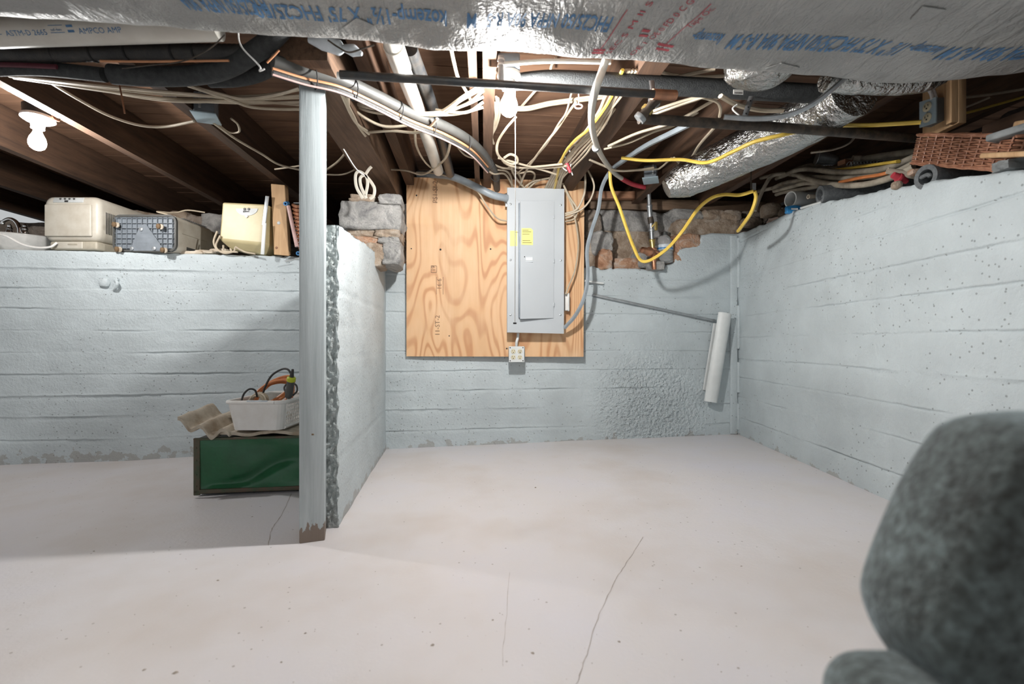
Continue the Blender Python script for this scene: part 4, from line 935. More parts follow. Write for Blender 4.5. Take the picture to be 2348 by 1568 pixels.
for k in (0, 1):
    cab(('upper', 'lower')[k]+' cream cable in the tied pair passing right behind the bulb', [(1172, 246+k*5), (1210, 246+k*5), (1260, 235+k*5), (1320, 227+k*5), (1400, 216+k*6), (1450, 206+k*8)], h=[1.07, 1.07], r=.008, group='tied pair of cream cables behind the bulb')
cab('cream cable slanting up behind the bulb', [(1195, 245), (1230, 205), (1255, 175)], h=1.10)
cab('cream cable bent at the ceiling right of the bulb', [(1262, 165), (1265, 150), (1275, 132)], h=1.12, r=.006)
for k, pts in enumerate(([(1142, 225), (1146, 258), (1138, 290), (1128, 312), (1132, 330)], [(1138, 222), (1140, 262), (1130, 300), (1122, 326)], [(1134, 235), (1136, 270), (1126, 305), (1128, 325)])):
    cab('cream cable running down the right side of the centre joist', pts, h=1.01, r=.0055, group='cream cables on the centre joist')
for k, pts in enumerate(([(1112, 345), (1118, 372), (1135, 388), (1160, 392), (1172, 408), (1174, 436)], [(1110, 350), (1112, 378), (1130, 398), (1155, 398), (1168, 412), (1179, 436)], [(1114, 340), (1125, 370), (1148, 384), (1172, 388), (1190, 400), (1200, 436)], [(1165, 386), (1172, 382), (1176, 395), (1186, 412), (1206, 436)])):
    cab(('first', 'second', 'third', 'fourth')[k]+' from left of four cream cables curling into the panel top', pts, h=None, d=[2.55, 2.75, 2.95], group=G3)
for k, pts in enumerate(([(1190, 398), (1215, 393), (1226, 400), (1222, 415), (1208, 436)], [(1240, 412), (1222, 416), (1205, 428), (1198, 438)], [(1262, 408), (1235, 414), (1218, 426), (1212, 436)])):
    cab(('cream cable hooked over just above the panel', 'short cream cable bent flat above the panel top', 'cream cable arching over the middle of the panel top')[k], pts, d=[2.86, 2.90, 2.96], group=G3)
# the fan of cables along the right joist
xs0 = (1428, 1436, 1444, 1452, 1460, 1440); xe = (1247, 1252, 1257, 1262, 1275, 1283)
for k in range(6):
    j = (k % 3-1)*5
    cab(('first', 'second', 'third', 'fourth', 'fifth', 'sixth')[k]+' from left of six cream cables coming down the right joist into the panel', [(xs0[k], 160), (xs0[k]-32+j, 215), (1372+k*5, 262+j), (1335+k*7, 310), (1296+k*6, 358+j), (1268+k*5, 398), (xe[k], 438)], h=[.975, .95, .945, .95, .95], r=.0062, group=G4)
for k, pts in enumerate(([(1392, 282), (1355, 300), (1325, 330), (1305, 335), (1290, 360), (1268, 395), (1250, 436)], [(1410, 250), (1378, 292), (1340, 318), (1310, 352), (1280, 400), (1266, 436)], [(1375, 290), (1350, 345), (1318, 380), (1290, 408), (1278, 436)])):
    cab(('widest', 'middle', 'rightmost')[k]+' cream cable looping out of the joist fan above the panel', pts, h=[.955, .94, .95, .95], r=.0056, group=G4)
cab('yellow cable in the fan coming down the right joist', [(1428, 160), (1400, 225), (1372, 268), (1345, 300), (1318, 322), (1296, 350), (1283, 380), (1276, 410), (1270, 438)], h=[.97, .935, .93, .945, .95], r=.0075, mat='yellow_cord')
wn = empty('wire_splice', P(1303, 385, 2.55), 'red wire nuts with bare wire ends hanging from the right joist', 'wire splice')
for (a, b) in (((1299, 375), (1304, 385)), ((1303, 383), (1308, 396))):
    m = MB(); m.tube(line([a, b], d=2.52), [.011, .007], 10, 1); m.build('wire_nut', 'red_plastic', wn)
for pts, mt in (([(1293, 350), (1296, 362), (1301, 376)], 'slate_cable'), ([(1285, 375), (1292, 386), (1300, 392)], 'white_plastic'), ([(1310, 372), (1308, 385), (1313, 402)], 'white_plastic'), ([(1306, 345), (1310, 362), (1305, 376)], 'white_plastic')):
    m = MB(); m.tube(line(pts, d=2.53), .003, 6); m.build('wire', mt, wn)
# beside the panel
for k, pts in enumerate(([(1340, 385, 2.85), (1342, 420, 2.88), (1338, 450, 2.90), (1322, 480, 2.92), (1296, 490, 2.95)], [(1342, 380, 2.85), (1358, 410, 2.86), (1362, 432, 2.88), (1352, 460, 2.90), (1330, 482, 2.92), (1296, 494, 2.95)],
                         [(1290, 420, 2.9), (1306, 452, 2.93), (1322, 478, 2.94), (1312, 494, 2.95), (1296, 500, 2.96)], [(1294, 428, 2.9), (1304, 452, 2.94), (1316, 480, 2.95), (1318, 492, 2.95)], [(1325, 478, 2.95), (1318, 500, 2.96), (1296, 508, 2.97)])):
    cab(('cream cable making the inner loop into the right side of the panel', 'cream cable making the widest loop right of the panel', 'cream cable bending from above into the right side of the panel', 'short cream cable hanging close to the right panel edge', 'lowest cream cable stub entering the right side of the panel')[k], pts, d=2.9, group=G6)
cab('long cream cable hanging down the plywood to the white side unit', [(1314, 484, 2.96), (1322, 520, 2.97), (1326, 565, 2.98), (1318, 620, 2.98), (1304, 655, 2.97), (1297, 675, 2.96)], d=2.96)
cab('slate blue cable snaking past the plywood edge to the panel bottom', [(1600, 275, 2.0), (1540, 305, 2.1), (1480, 335, 2.3), (1430, 368, 2.55), (1400, 392, 2.75), (1380, 430, 2.85), (1372, 480, 2.88), (1356, 530, 2.90), (1346, 575, 2.90), (1348, 630, 2.90), (1340, 680, 2.90), (1320, 722, 2.91), (1294, 752, 2.95)], d=2.8, r=.0125, mat='grey_cable', flat=1)
# right joists
for k, (lab, pts, hh, r) in enumerate((
    ('cream cable under the black foam pipe, uppermost', [(1480, 262), (1540, 240), (1610, 222), (1720, 216)], .93, .007),
    ('paired cream cable slanting up to the foam pipe', [(1482, 268), (1560, 240), (1620, 220), (1650, 210)], .925, .007),
    ('cream cable slanting from the right joist to the foam pipe', [(1395, 335), (1460, 306), (1530, 285), (1580, 262), (1650, 222)], .95, .0075),
    ('cream cable running close above the slate blue cable', [(1385, 342), (1440, 328), (1500, 302), (1545, 288), (1600, 258)], .96, .006),
    ('cream cable kinked below the foam pipe', [(1600, 222), (1640, 232), (1652, 248), (1650, 268)], .93, .006),
    ('broad cream cable sagging onto the foil duct', [(1652, 220), (1690, 240), (1740, 252), (1795, 254)], .87, .010),
    ('cream cable bending along the second right joist', [(1640, 290), (1605, 330), (1585, 362), (1565, 378), (1552, 368), (1545, 362)], .93, .0075),
    ('cream cable reaching left from the grey junction box', [(1500, 384), (1460, 390), (1415, 391), (1380, 378), (1352, 366)], .95, .007),
    ('cream cable ending in the grey junction box', [(1540, 362), (1515, 384), (1500, 388), (1430, 392), (1408, 391)], .955, .006),
    ('cream cable at the duct edge, left of the foil elbow', [(1500, 160), (1545, 172), (1610, 176), (1670, 173)], 1.02, .008),
    ('cream cable crossing up to the duct edge', [(1530, 183), (1580, 170), (1640, 158)], 1.0, .008),
    ('thin cream cable under the foil duct end', [(1550, 386), (1620, 390), (1716, 392)], .93, .005))):
    cab(lab, pts, h=hh, r=r, group=G5)
run('junction_wire', 'thin white wire looping in front of the hanger strap', 'wire', [(1690, 240), (1680, 250), (1695, 265), (1700, 275)], .003, 'white_plastic', d=1.7)
# yellow extension cords
YD = 'yellow'
cab('yellow cord drooping in a deep V in front of the valve stack', [(1398, 392, 2.7), (1402, 430, 2.72), (1420, 475, 2.74), (1437, 525, 2.76), (1452, 565, 2.78), (1468, 596, 2.80), (1490, 597, 2.78), (1530, 570, 2.74), (1565, 530, 2.68), (1600, 480, 2.6), (1630, 455, 2.52), (1660, 446, 2.45), (1695, 447, 2.4), (1728, 438, 2.36)], d=2.7, r=.0095, mat='yellow_cord', flat=1, name='extension_cord')
cab('short yellow cord hanging down to the corner of the right wall', [(1730, 438, 2.36), (1733, 455, 2.38), (1722, 488, 2.42), (1700, 520, 2.55), (1692, 530, 2.62)], d=2.4, r=.009, mat='yellow_cord', flat=1, name='extension_cord')
cab('yellow cord crossing the foil duct towards the hanging outlet', [(1425, 362, 2.35), (1480, 368, 2.30), (1560, 366, 2.2), (1620, 373, 2.05), (1680, 348, 1.93), (1730, 325, 1.85), (1800, 308, 1.80), (1850, 296, 1.84), (1900, 288, 1.86), (1990, 287, 1.82), (2050, 284, 1.78), (2112, 280, 1.73)], d=1.9, r=.0078, mat='yellow_cord', flat=1, name='extension_cord')
cab('yellow cable leaving right behind the hanging outlet', [(2188, 266), (2250, 250), (2348, 222), (2420, 200)], d=[1.74, 1.9], r=.006, mat='yellow_cord')
cab('cream cable at the right edge above the wicker basket', [(2185, 226), (2260, 218), (2348, 204), (2420, 190)], d=[1.74, 1.9], r=.006, mat='cream_cable')
cab('dull cream cable slanting behind the hanging outlet', [(2188, 256), (2230, 240), (2268, 224)], d=1.76, r=.005, mat='cream_cable')
cab('dull cable slanting behind the dark iron pipe', [(1860, 350), (1910, 343), (1945, 330), (1962, 312)], d=2.2, r=.006, mat='dirty_cable')
# ceiling clip ring
rg = empty('cable_clip', PH(1327, 240, 1.0), 'pale bent clip ring hanging below the black pipe', 'clip')
m = MB(); m.tube(line([(1327, 212), (1327, 238)], d=1.72), .006, 6, 1, True, .4); m.build('stem', 'pink_wire', rg)
m = MB(); c = P(1327, 244, 1.72); m.tube([c+Vector((math.cos(t)*.014, 0, math.sin(t)*.008)) for t in np.linspace(0, 2*math.pi, 13)], .003, 6, 1); m.build('ring', 'pink_wire', rg)
# grey junction boxes on joists
def jbox(label, c, size, tilt):
    t = empty('junction_box', c, label, 'junction box'); m = MB(); m.rbox(c+Vector((0, 0, size[2]/2)), size, .006, tilt); m.build('box', 'box_steel', t)
    m = MB(); m.rbox(c-Vector((0, 0, .004)), (size[0]*1.25, size[1]*1.3, .006), .002, tilt); m.build('cover', 'plate_blue', t)
    m = MB(); m.rbox(c+Vector((0, -size[1]*.5, size[2]*.6)), (.012, .01, size[2]*.8), .003, tilt); m.build('clamp', 'galv', t)
jbox('grey steel junction box on the joist left of the post', P(473, 268, 2.02), Vector((.075, .085, .085)), Matrix.Rotation(0.35, 3, 'Z'))
jbox('grey steel junction box under the joist above the valve stack', P(1492, 412, 2.75), Vector((.07, .09, .07)), Matrix.Rotation(-0.35, 3, 'Z'))
# ================================================================ things on the left ledge
LZ = 1.192
def at(px, d): return (px-CX)*d/F
# --- sink basin with chrome faucet
sk = empty('sink_basin', (at(20, 2.80), 2.85, LZ), 'white oval sink basin with chrome faucet at the left end of ledge', 'sink')
c = Vector((at(0, 2.86), 2.90, LZ+.005)); m = MB(); vs = []; rings = [(.20, .12, .0), (.27, .17, .045), (.30, .20, .085), (.315, .215, .100), (.30, .205, .106), (.26, .165, .09), (.20, .12, .03), (.0, .0, .02)]; n = 36
for (rx, ry, z) in rings: vs += [c+Vector((rx*math.cos(2*math.pi*k/n), ry*math.sin(2*math.pi*k/n), z)) for k in range(n)]
m.add(vs, [(i*n+k, i*n+(k+1) % n, (i+1)*n+(k+1) % n, (i+1)*n+k) for i in range(len(rings)-1) for k in range(n)]); m.build('bowl', 'porcelain', sk)
fc = empty('faucet', (at(42, 2.86), 2.86, LZ+.11), 'chrome two-handle faucet with arched spout on the sink', 'faucet')
fx = lambda px, py, d=2.80: P(px, py, d)
m = MB(); m.rbox(fx(42, 538), (.125, .05, .016), .007); m.build('base_plate', 'chrome', fc)
m = MB(); m.tube([fx(46, 536), fx(44, 522), fx(36, 508), (fx(22, 502)), fx(8, 508), fx(6, 514)], [.012, .011, .010, .010, .0095], 12, 6); m.build('spout', 'chrome', fc)
for x in (22, 57):
    m = MB(); m.lathe(fx(x, 537), [(.016, 0), (.018, .012), (.012, .022), (.015, .032), (.009, .042), (.011, .050), (.004, .060), (0, .062)], (0, 0, 1), 14); m.build('handle', 'chrome', fc)
run('power_cord', 'white power cord lying in front of the sink', 'cord', [(-40, 530, 2.66), (10, 540, 2.66), (50, 560, 2.67), (85, 567.5, 2.68), (115, 566, 2.69), (131, 556, 2.70)], .006, 'white_plastic', d=2.7)
# --- large dehumidifier with its front to the room
def shell_prism(outline, y0, y1, bev, n_in=4):     # outline in x/z, rounded at the front edge
    m = MB(); cx_ = sum(p[0] for p in outline)/len(outline); cz_ = sum(p[1] for p in outline)/len(outline); vs = []; N_ = len(outline)
    lv = [(y0+bev*(1-math.sin(a)), 1-bev*(1-math.cos(a))/0.13) for a in np.linspace(math.pi/2, 0, n_in)]+[(y1, 1.0)]
    for (yy, s) in lv: vs += [(cx_+(p[0]-cx_)*s, yy, cz_+(p[1]-cz_)*s) for p in outline]
    fs = [(i*N_+k, i*N_+(k+1) % N_, (i+1)*N_+(k+1) % N_, (i+1)*N_+k) for i in range(len(lv)-1) for k in range(N_)]+[tuple(range(N_))[::-1], tuple((len(lv)-1)*N_+k for k in range(N_))]
    m.add(vs, fs); return m
def rrect(x0, x1, z0, z1, r, n=5):
    o = []
    for (cx_, cz_, a0) in ((x1-r, z0+r, -90), (x1-r, z1-r, 0), (x0+r, z1-r, 90), (x0+r, z0+r, 180)):
        o += [(cx_+r*math.cos(math.radians(a0+90*k/n)), cz_+r*math.sin(math.radians(a0+90*k/n))) for k in range(n+1)]
    return o
Y1 = 2.72; x0, x1 = at(97, Y1), at(226, Y1); z0, z1 = LZ+.055, P(0, 449, Y1).z
dh = empty('dehumidifier', ((x0+x1)/2, 2.95, LZ), 'large off-white dehumidifier lying with its control face to the room', 'dehumidifier')
m = shell_prism(rrect(x0, x1, z0, z1, .045), Y1, Y1+.52, .03); m.build('casing', 'dehum_white', dh)
m = MB(); m.rbox(((x0+x1)/2-.008, Y1-.002, (z0+z1)/2-.012), (x1-x0-.055, .018, z1-z0-.075), .008); m.build('front_panel', 'dehum_white', dh)
m = MB(); m.rbox(((x0+x1)/2-.012, Y1+.006, z1-.024), (.175, .012, .032), .004, Matrix.Rotation(-.35, 3, 'X')); cp = m.build('control_panel', 'panel_silver', dh)
for k in range(4):
    m = MB(); m.lathe(((x0+x1)/2-.055+k*.026, Y1-.002, z1-.018), [(.006, 0), (.005, .003)], (0, -1, .3), 10); m.build('button', 'dark_grey', cp)
m = MB(); m.box(((x0+x1)/2-.02, Y1-.003, z1-.032), (.02, .004, .010)); m.build('display', 'dark_slot', cp, smooth=False)
for k in range(11):
    m = MB(); yy = Y1+.05+k*.0115; m.box((x1+.0005, yy, z0+.115), (.004, .003, .125)); m.build('vent_slot', 'dark_grey', dh, smooth=False)
m = MB(); m.rbox(((x0+x1)/2+.015, Y1+.22, LZ+.03), (x1-x0-.05, .44, .05), .012); m.build('base', 'dehum_dark', dh)
m = MB(); m.rbox((at(160, Y1), Y1+.004, LZ+.032), (.15, .014, .042), .008); bk = m.build('tank_handle', 'dehum_white', dh)
m = MB(); m.rbox((at(168, Y1), Y1-.004, LZ+.036), (.055, .004, .009), .002); m.build('grip_slot', 'dehum_dark', bk)
# --- second dehumidifier on its side, underside to the room
Y2 = 2.735; x0, x1 = at(258, Y2), at(404, Y2); z0, z1 = LZ-.003, P(0, 492, Y2).z
d2 = empty('dehumidifier', ((x0+x1)/2, 3.0, LZ), 'smaller grey-white dehumidifier on its side showing its ribbed underside and casters', 'dehumidifier')
m = shell_prism(rrect(x0, x1, z0, z1, .04), Y2+.018, Y2+.33, .004); m.build('casing', 'dehum_white', d2)
m = shell_prism(rrect(x0+.004, x1-.004, z0+.004, z1-.004, .05), Y2+.33, Y2+.50, .004); m.build('rear_casing', 'dehum_dark', d2)
m = MB(); o = rrect(x0, x1, z0, z1, .042); o2 = rrect(x0+.012, x1-.012, z0+.012, z1-.012, .034); n = len(o)
m.add([(a[0], Y2, a[1]) for a in o]+[(a[0], Y2, a[1]) for a in o2]+[(a[0], Y2+.014, a[1]) for a in o]+[(a[0], Y2+.014, a[1]) for a in o2],
      [(k, (k+1) % n, n+(k+1) % n, n+k) for k in range(n)]+[(k, (k+1) % n, 2*n+(k+1) % n, 2*n+k) for k in range(n)]+[(n+k, n+(k+1) % n, 3*n+(k+1) % n, 3*n+k) for k in range(n)]); m.build('base_rim', 'dark_grey', d2)
m = MB(); m.rbox(((x0+x1)/2, Y2+.012, (z0+z1)/2), (x1-x0-.02, .008, z1-z0-.02), .003); m.build('base_plate', 'dehum_base', d2)
for k in range(12):
    m = MB(); m.box((x0+.022+k*(x1-x0-.044)/11, Y2+.004, (z0+z1)/2), (.0025, .012, z1-z0-.03)); m.build('rib', 'dehum_base', d2, smooth=False)
for k in range(7):
    m = MB(); m.box(((x0+x1)/2, Y2+.004, z0+.02+k*(z1-z0-.04)/6), (x1-x0-.03, .012, .0025)); m.build('rib', 'dehum_base', d2, smooth=False)
tri = [P(298, 575, Y2), P(322, 516, Y2), P(334, 513, Y2), P(378, 575, Y2)]; m = MB(); m.prism([p+Vector((0, -.002, 0)) for p in tri], (0, .012, 0)); ts = m.build('compressor_plate', 'dehum_base', d2, smooth=False)
for (x, y) in ((324, 526), (303, 570), (354, 570)):
    m = MB(); m.lathe(P(x, y, Y2-.002), [(.011, 0), (.011, .005), (.005, .007), (0, .007)], (0, -1, 0), 12); m.build('bolt', 'galv', ts)
for (x, y) in ((272, 516), (373, 520), (278, 572), (382, 574)):
    m = MB(); m.lathe(P(x, y, Y2), [(.010, 0), (.010, .012), (.015, .014), (.015, .028), (.009, .032), (0, .033)], (-.35, -1, -.1), 14); cs_ = m.build('caster', 'leaf_brown', d2)
    m = MB(); m.lathe(P(x-2, y, Y2-.018), [(.0155, 0), (.0155, .005)], (-.35, -1, -.1), 14); m.build('wheel_band', 'tan_tile', cs_)
m = MB(); m.box((x1+.001, Y2+.13, z0+.035), (.002, .085, .018)); m.build('rating_label', 'dark_grey', d2, smooth=False)
m = MB(); m.box((x1+.0005, Y2+.16, z0+.115), (.003, .22, .003)); m.build('seam', 'dehum_dark', d2, smooth=False)
for k in range(14):
    m = MB(); m.box((x1-.05, Y2+.09+k*.016, z1+.0005), (.07, .005, .003)); m.build('vent_slot', 'dark_grey', d2, smooth=False)
run('power_cord', 'pale cord lying along the top of the smaller dehumidifier', 'cord', [(385, 492, 2.80), (360, 485, 2.85), (400, 488, 2.95), (430, 482, 3.0), (470, 487, 3.05)], .0045, 'cream_cable', d=2.9)
# --- cream humidifier
Y3 = 2.80; hm = empty('humidifier', (at(560, Y3), Y3+.12, LZ), 'yellowed cream plastic humidifier unit with oval control panel', 'humidifier')
A = [P(509, 463, Y3), P(612, 468, Y3), P(604, 560, Y3), P(502, 550, Y3)]; low = [P(530, 573, Y3+.06), P(600, 583, Y3+.05)]
back = Vector((.02, .24, 0)); m = MB()
fr = A+[]
m.add([A[0], A[1], A[2], A[3], low[0], low[1], A[0]+back, A[1]+back, low[1]+back*.8, low[0]+back*.8, A[2]+back, A[3]+back],
      [(3, 2, 1, 0), (3, 4, 5, 2), (0, 1, 7, 6), (1, 2, 10, 7), (0, 6, 11, 3), (4, 9, 8, 5), (2, 5, 8, 10), (3, 11, 9, 4), (6, 7, 10, 11), (11, 10, 8, 9)])
o = m.build('casing', 'cream_plastic', hm, smooth=True, auto=30)
bv = o.modifiers.new('bevel', 'BEVEL'); bv.width = .012; bv.segments = 3; bv.limit_method = 'ANGLE'; bv.angle_limit = math.radians(30)
cpc = P(566, 478, Y3-.003); m = MB(); q = []
for t in np.linspace(0, math.pi, 18): q.append(cpc+Vector((math.cos(t)*.064, 0, -math.sin(t)*.042)))
m.prism(q, (0, .006, 0)); cp = m.build('control_panel', 'panel_silver', hm, smooth=False)
for dx in (-.012, .012):
    m = MB(); m.lathe(cpc+Vector((dx, -.001, -.004)), [(.008, 0), (.007, .003)], (0, -1, 0), 12); m.build('button', 'dark_grey', cp)
for k in range(7):
    m = MB(); m.box(cpc+Vector((-.020+k*.0055, -.001, -.018)), (.003, .002, .004+.001*(7-k))); m.build('level_mark', 'dark_grey', cp, smooth=False)
m = MB(); m.box(cpc+Vector((-.002, -.001, -.046)), (.014, .003, .014), Matrix.Rotation(.78, 3, 'Y')); m.build('badge', 'trim_white', hm, smooth=False)
for k, pts in enumerate(([(498, 530), (490, 555), (500, 574), (520, 577), (545, 578)], [(505, 540), (495, 565), (512, 580), (535, 577), (540, 566)], [(512, 562), (514, 578), (530, 576), (528, 570)], [(540, 566), (560, 577), (585, 582)])):
    run('power_cord', ('outer', 'inner', 'short looped', 'trailing')[k]+' cream cord strand coiled below the cream humidifier', 'cord', pts, .0055, 'cream_cable', d=2.79)
# --- leaning strip, fresh wood strut, copper coil
sp_ = empty('metal_strip', P(605, 585, 2.80), 'narrow metal strip leaning between humidifier and wood strut', 'strip')
m = MB(); a, b = P(605, 516, 2.79), P(613, 450, 2.80); m.rbox((a+b)/2, (.022, .006, (a-b).length), .002, Matrix.Rotation(.12, 3, 'Y')); m.build('upper_length', 'galv', sp_)
m = MB(); a, b = P(602, 583, 2.775), P(607, 512, 2.79); m.rbox((a+b)/2, (.020, .008, (a-b).length), .002, Matrix.Rotation(.07, 3, 'Y')); m.build('lower_length', 'trim_white', sp_)
ws = empty('wood_strut', P(645, 585, 2.83), 'fresh pale wood block standing upright under the joist', 'strut')
m = MB(); m.hexa([P(628, 584, 2.82), P(663, 587, 2.82), P(668, 585, 2.90), P(634, 583, 2.90)], [P(621, 421, 2.82), P(653, 424, 2.82), P(661, 427, 2.90), P(628, 424, 2.90)])
o = m.build('block', 'fresh_wood', ws, smooth=False); bv = o.modifiers.new('bevel', 'BEVEL'); bv.width = .004; bv.segments = 2
m = MB(); m.lathe(P(639, 511, 2.819), [(.010, 0), (.009, .0008)], (0, -1, 0), 12); m.build('paint_spot', 'panel_silver', ws)
m = MB(); m.lathe(P(634, 568, 2.819), [(.008, 0), (.007, .0008)], (0, -1, 0), 12); m.build('knot', 'red_wood', ws)
cc = empty('copper_coil', P(675, 585, 2.8), 'finned copper coil with pink tube and blue caps half hidden by the post', 'coil')
m = MB(); m.tube([P(661, 472, 2.77), P(681, 566, 2.77)], .011, 12, 1); m.build('header_tube', 'pink_wire', cc)
for k in range(12):
    t = k/11; m = MB(); m.tube([P(672+t*16, 470+t*98, 2.80), P(682+t*14, 474+t*98, 2.77), P(700+t*12, 472+t*98, 2.80)], .010, 8, 4); m.build('bend', 'copper', cc)
    m = MB(); m.box(P(690+t*12, 468+t*98, 2.83), (.07, .05, .003)); m.build('fin', 'galv', cc, smooth=False)
for (x, y) in ((654, 467), (683, 581)):
    m = MB(); m.pipe(P(x, y, 2.755), P(x+6, y-1, 2.79), .0115, .007, 14); m.build('blue_cap', 'blue_plastic', cc)
run('flat_scrap', 'pale pointed scrap lying on top of the wall beside the post', 'scrap', [(655, 600, 2.79), (690, 591, 2.78)], .006, 'trim_white', d=2.8, flat=.4)
for k, (x, w_) in enumerate(((440, 40), (468, 34), (500, 30))):
    m = MB(); q = BK(x, 580-3*k, -.02); m.stone(q+Vector((0, .02, 0)), (w_*q.y/F*1.3, .06, .02), 90+k, 6, .4, .08)
    m.build('paper_scrap', 'tan_tile', label='crumpled tan paper scrap on the ledge '+('under the smaller dehumidifier', 'left of the humidifier cord', 'beneath the cream humidifier')[k], cat='scrap')
# ================================================================ things on the right ledge
# --- hanging outlet on its wood bracket
ho = empty('hanging_outlet', P(2140, 300, 1.78), 'blue-grey outlet plate on a wood bracket hanging above the wicker basket', 'outlet')
pl = [P(2108, 293, 1.815), P(2146, 281, 1.748), P(2146, 222, 1.748), P(2108, 234, 1.815)]; un = Vector((-1, -.1, 0)).normalized()
m = MB(); m.hexa([p-un*.005 for p in pl], pl); m.build('cover_plate', 'plate_blue', ho, smooth=False)
ux = (pl[1]-pl[0]).normalized(); uz = Vector((0, 0, 1)); nn = ux.cross(uz)
if nn.x > 0: nn = -nn
ce = sum(pl, Vector())/4
for s in (1, -1): receptacle(ho, ce+uz*s*.0205+nn*.001+Vector((0, 0, 0)), nn, uz, .0175)
m = MB(); m.lathe(ce+nn*.001, [(.0035, 0), (.003, .001)], nn, 8); m.build('screw', 'galv', ho)
m = MB(); m.box(ce-nn*.022, (.034, .055, .085)); m.build('device_box', 'box_steel', ho, smooth=False)
xb = ce.x+.038
m = MB(); m.rbox((xb+.016, 1.775, P(0, 238, 1.76).z+.012), (.030, .15, .22), .003); m.build('bracket_board', 'fresh_wood', ho)
m = MB(); m.rbox((xb+.002, 1.712, P(0, 238, 1.76).z+.012), (.05, .022, .215), .003); m.build('bracket_edge', 'fresh_wood', ho)
for k in (0, 1):
    m = MB(); m.tube([P(2138+k*9, 228, 1.765), P(2134+k*8, 212, 1.77), P(2122+k*14, 198, 1.78)], .006, 8); m.build('cable_end', 'white_plastic', ho)
# --- wicker basket
wk = empty('wicker_basket', RW(2190, 388, -.15), 'shallow reddish-brown wicker basket on top of the right wall', 'basket')
f0, f1 = RW(2090, 374, -.02), RW(2302, 391, -.02)          # lower front corners
f0.z = P(0, 374, f0.y).z; f1.z = P(0, 391, f1.y).z
ax_ = (f1-f0); Lb = ax_.length; ax_.normalize(); inn = Vector((0, 0, 1)).cross(ax_).normalized()
if inn.x < 0: inn = -inn
upb = ax_.cross(inn); upb = upb if upb.z > 0 else -upb
Wd = .22
def bpath(t, z):                                           # loop parameter in metres round the basket at height z
    fl_ = 1+z*.35; per = [Lb, Wd, Lb, Wd]; tot = sum(per); t = t % tot
    cs_ = [(0, 0), (Lb, 0), (Lb, Wd), (0, Wd)]; i = 0
    while t > per[i]: t -= per[i]; i += 1
    a = Vector(cs_[i]); b = Vector(cs_[(i+1) % 4]); p = a+(b-a)*(t/per[i]); d = (b-a).normalized(); nrm = Vector((d.y, -d.x))
    c = Vector((Lb/2, Wd/2)); p = c+(p-c)*fl_; return p, nrm
tot = 2*(Lb+Wd); NS = 34
def strand(z, ph, r, amp, mat='wicker', name='strand', nper=NS):
    pts = []; M_ = NS*4
    for i in range(M_+1):
        p, nrm = bpath(tot*i/M_, z); w_ = math.sin(math.pi*nper*i/M_+ph)*amp; p = p+nrm*w_
        pts.append(f0+ax_*p.x+inn*p.y+upb*(z+math.sin(i*.9+z*90)*.0008))
    m = MB(); m.tube(pts, r, 5, 1, False); m.build(name, mat, wk)
for k in range(12): strand(.010+k*.0068, math.pi*(k % 2), .0029, .0058)
for k in range(3): strand(.003-.003*k, k*2.1, .0033, .004, name='base_braid', nper=NS/2)
for k in range(3): strand(.095+.003*k, k*2.1, .0033, .004, name='rim_braid', nper=NS/2)
for i in range(NS):
    p, nrm = bpath(tot*(i+.5)/NS, 0); q, _ = bpath(tot*(i+.5)/NS, .098); m = MB(); m.tube([f0+ax_*p.x+inn*p.y, f0+ax_*q.x+inn*q.y+upb*.098], .003, 5, 1); m.build('stake', 'wicker', wk)
m = MB(); m.rbox(f0+ax_*(Lb/2)+inn*(Wd/2)+upb*.004, (Lb*.96, Wd*.96, .006), .002, frame(ax_, inn)); m.build('bottom', 'wicker', wk)
# --- coil of old grey cable
co_ = empty('cable_coil', RW(1900, 430, -.15), 'flattened coil of dirty old grey cable along the right wall top', 'cable coil')
def rl(pts, off): return [RW(p[0], p[1], -(p[2] if len(p) > 2 else off)) for p in pts]
loops = ([(1790, 405, .10), (1840, 388, .10), (1930, 395, .08), (2020, 388, .10), (2092, 362, .14), (2110, 350, .20)],
         [(1745, 408, .12), (1790, 398, .12), (1850, 405, .09), (1950, 408, .07), (2040, 398, .08), (2100, 372, .12)],
         [(1772, 432, .10), (1800, 420, .08), (1850, 412, .07), (1930, 402, .12), (2010, 396, .14), (2095, 366, .16)],
         [(1832, 403, .06), (1870, 415, .05), (1930, 425, .05), (1990, 422, .05), (2050, 405, .06), (2095, 382, .08)],
         [(1732, 440, .12), (1760, 434, .11), (1800, 425, .10), (1850, 418, .10), (1900, 420, .09), (1960, 414, .10)],
         [(1775, 438, .06), (1815, 428, .05), (1850, 420, .05), (1880, 424, .06), (1850, 432, .06), (1800, 440, .08), (1780, 446, .09)],
         [(1930, 372, .22), (1990, 362, .22), (2060, 352, .22), (2110, 347, .25)],
         [(1780, 410, .16), (1850, 380, .16), (1900, 386, .16), (2000, 380, .16), (2060, 376, .15)])
for k, pts in enumerate(loops):
    m = MB(); m.tube(rl(pts, .1), (.0135, .012, .013, .0135, .0115, .011, .014, .011)[k], 10, 6); m.build('strand', 'dirty_cable', co_)
run('old_cable', 'stiff dirty cable drooping over the wall corner to its open end', 'cable', [(1800, 398, 2.78), (1770, 404, 2.80), (1752, 430, 2.80), (1738, 462, 2.80), (1730, 483, 2.80)], [.011, .011, .011, .014], 'dirty_cable', d=2.8)
m = MB(); m.tube(rl([(1880, 392), (1930, 388), (1990, 380), (2060, 370)], .10), .0105, 8, 5, True, .7); m.build('extension_cord', 'yellow_cord', label='short flat yellow-orange cord lying in the grey cable coil', cat='cable')
m = MB(); m.tube(rl([(1925, 418), (1970, 408), (2010, 402), (2035, 396)], .05), .0075, 8, 5); m.build('electric_cable', 'orange_cord', label='dull red cable lying through the grey cable coil', cat='cable')
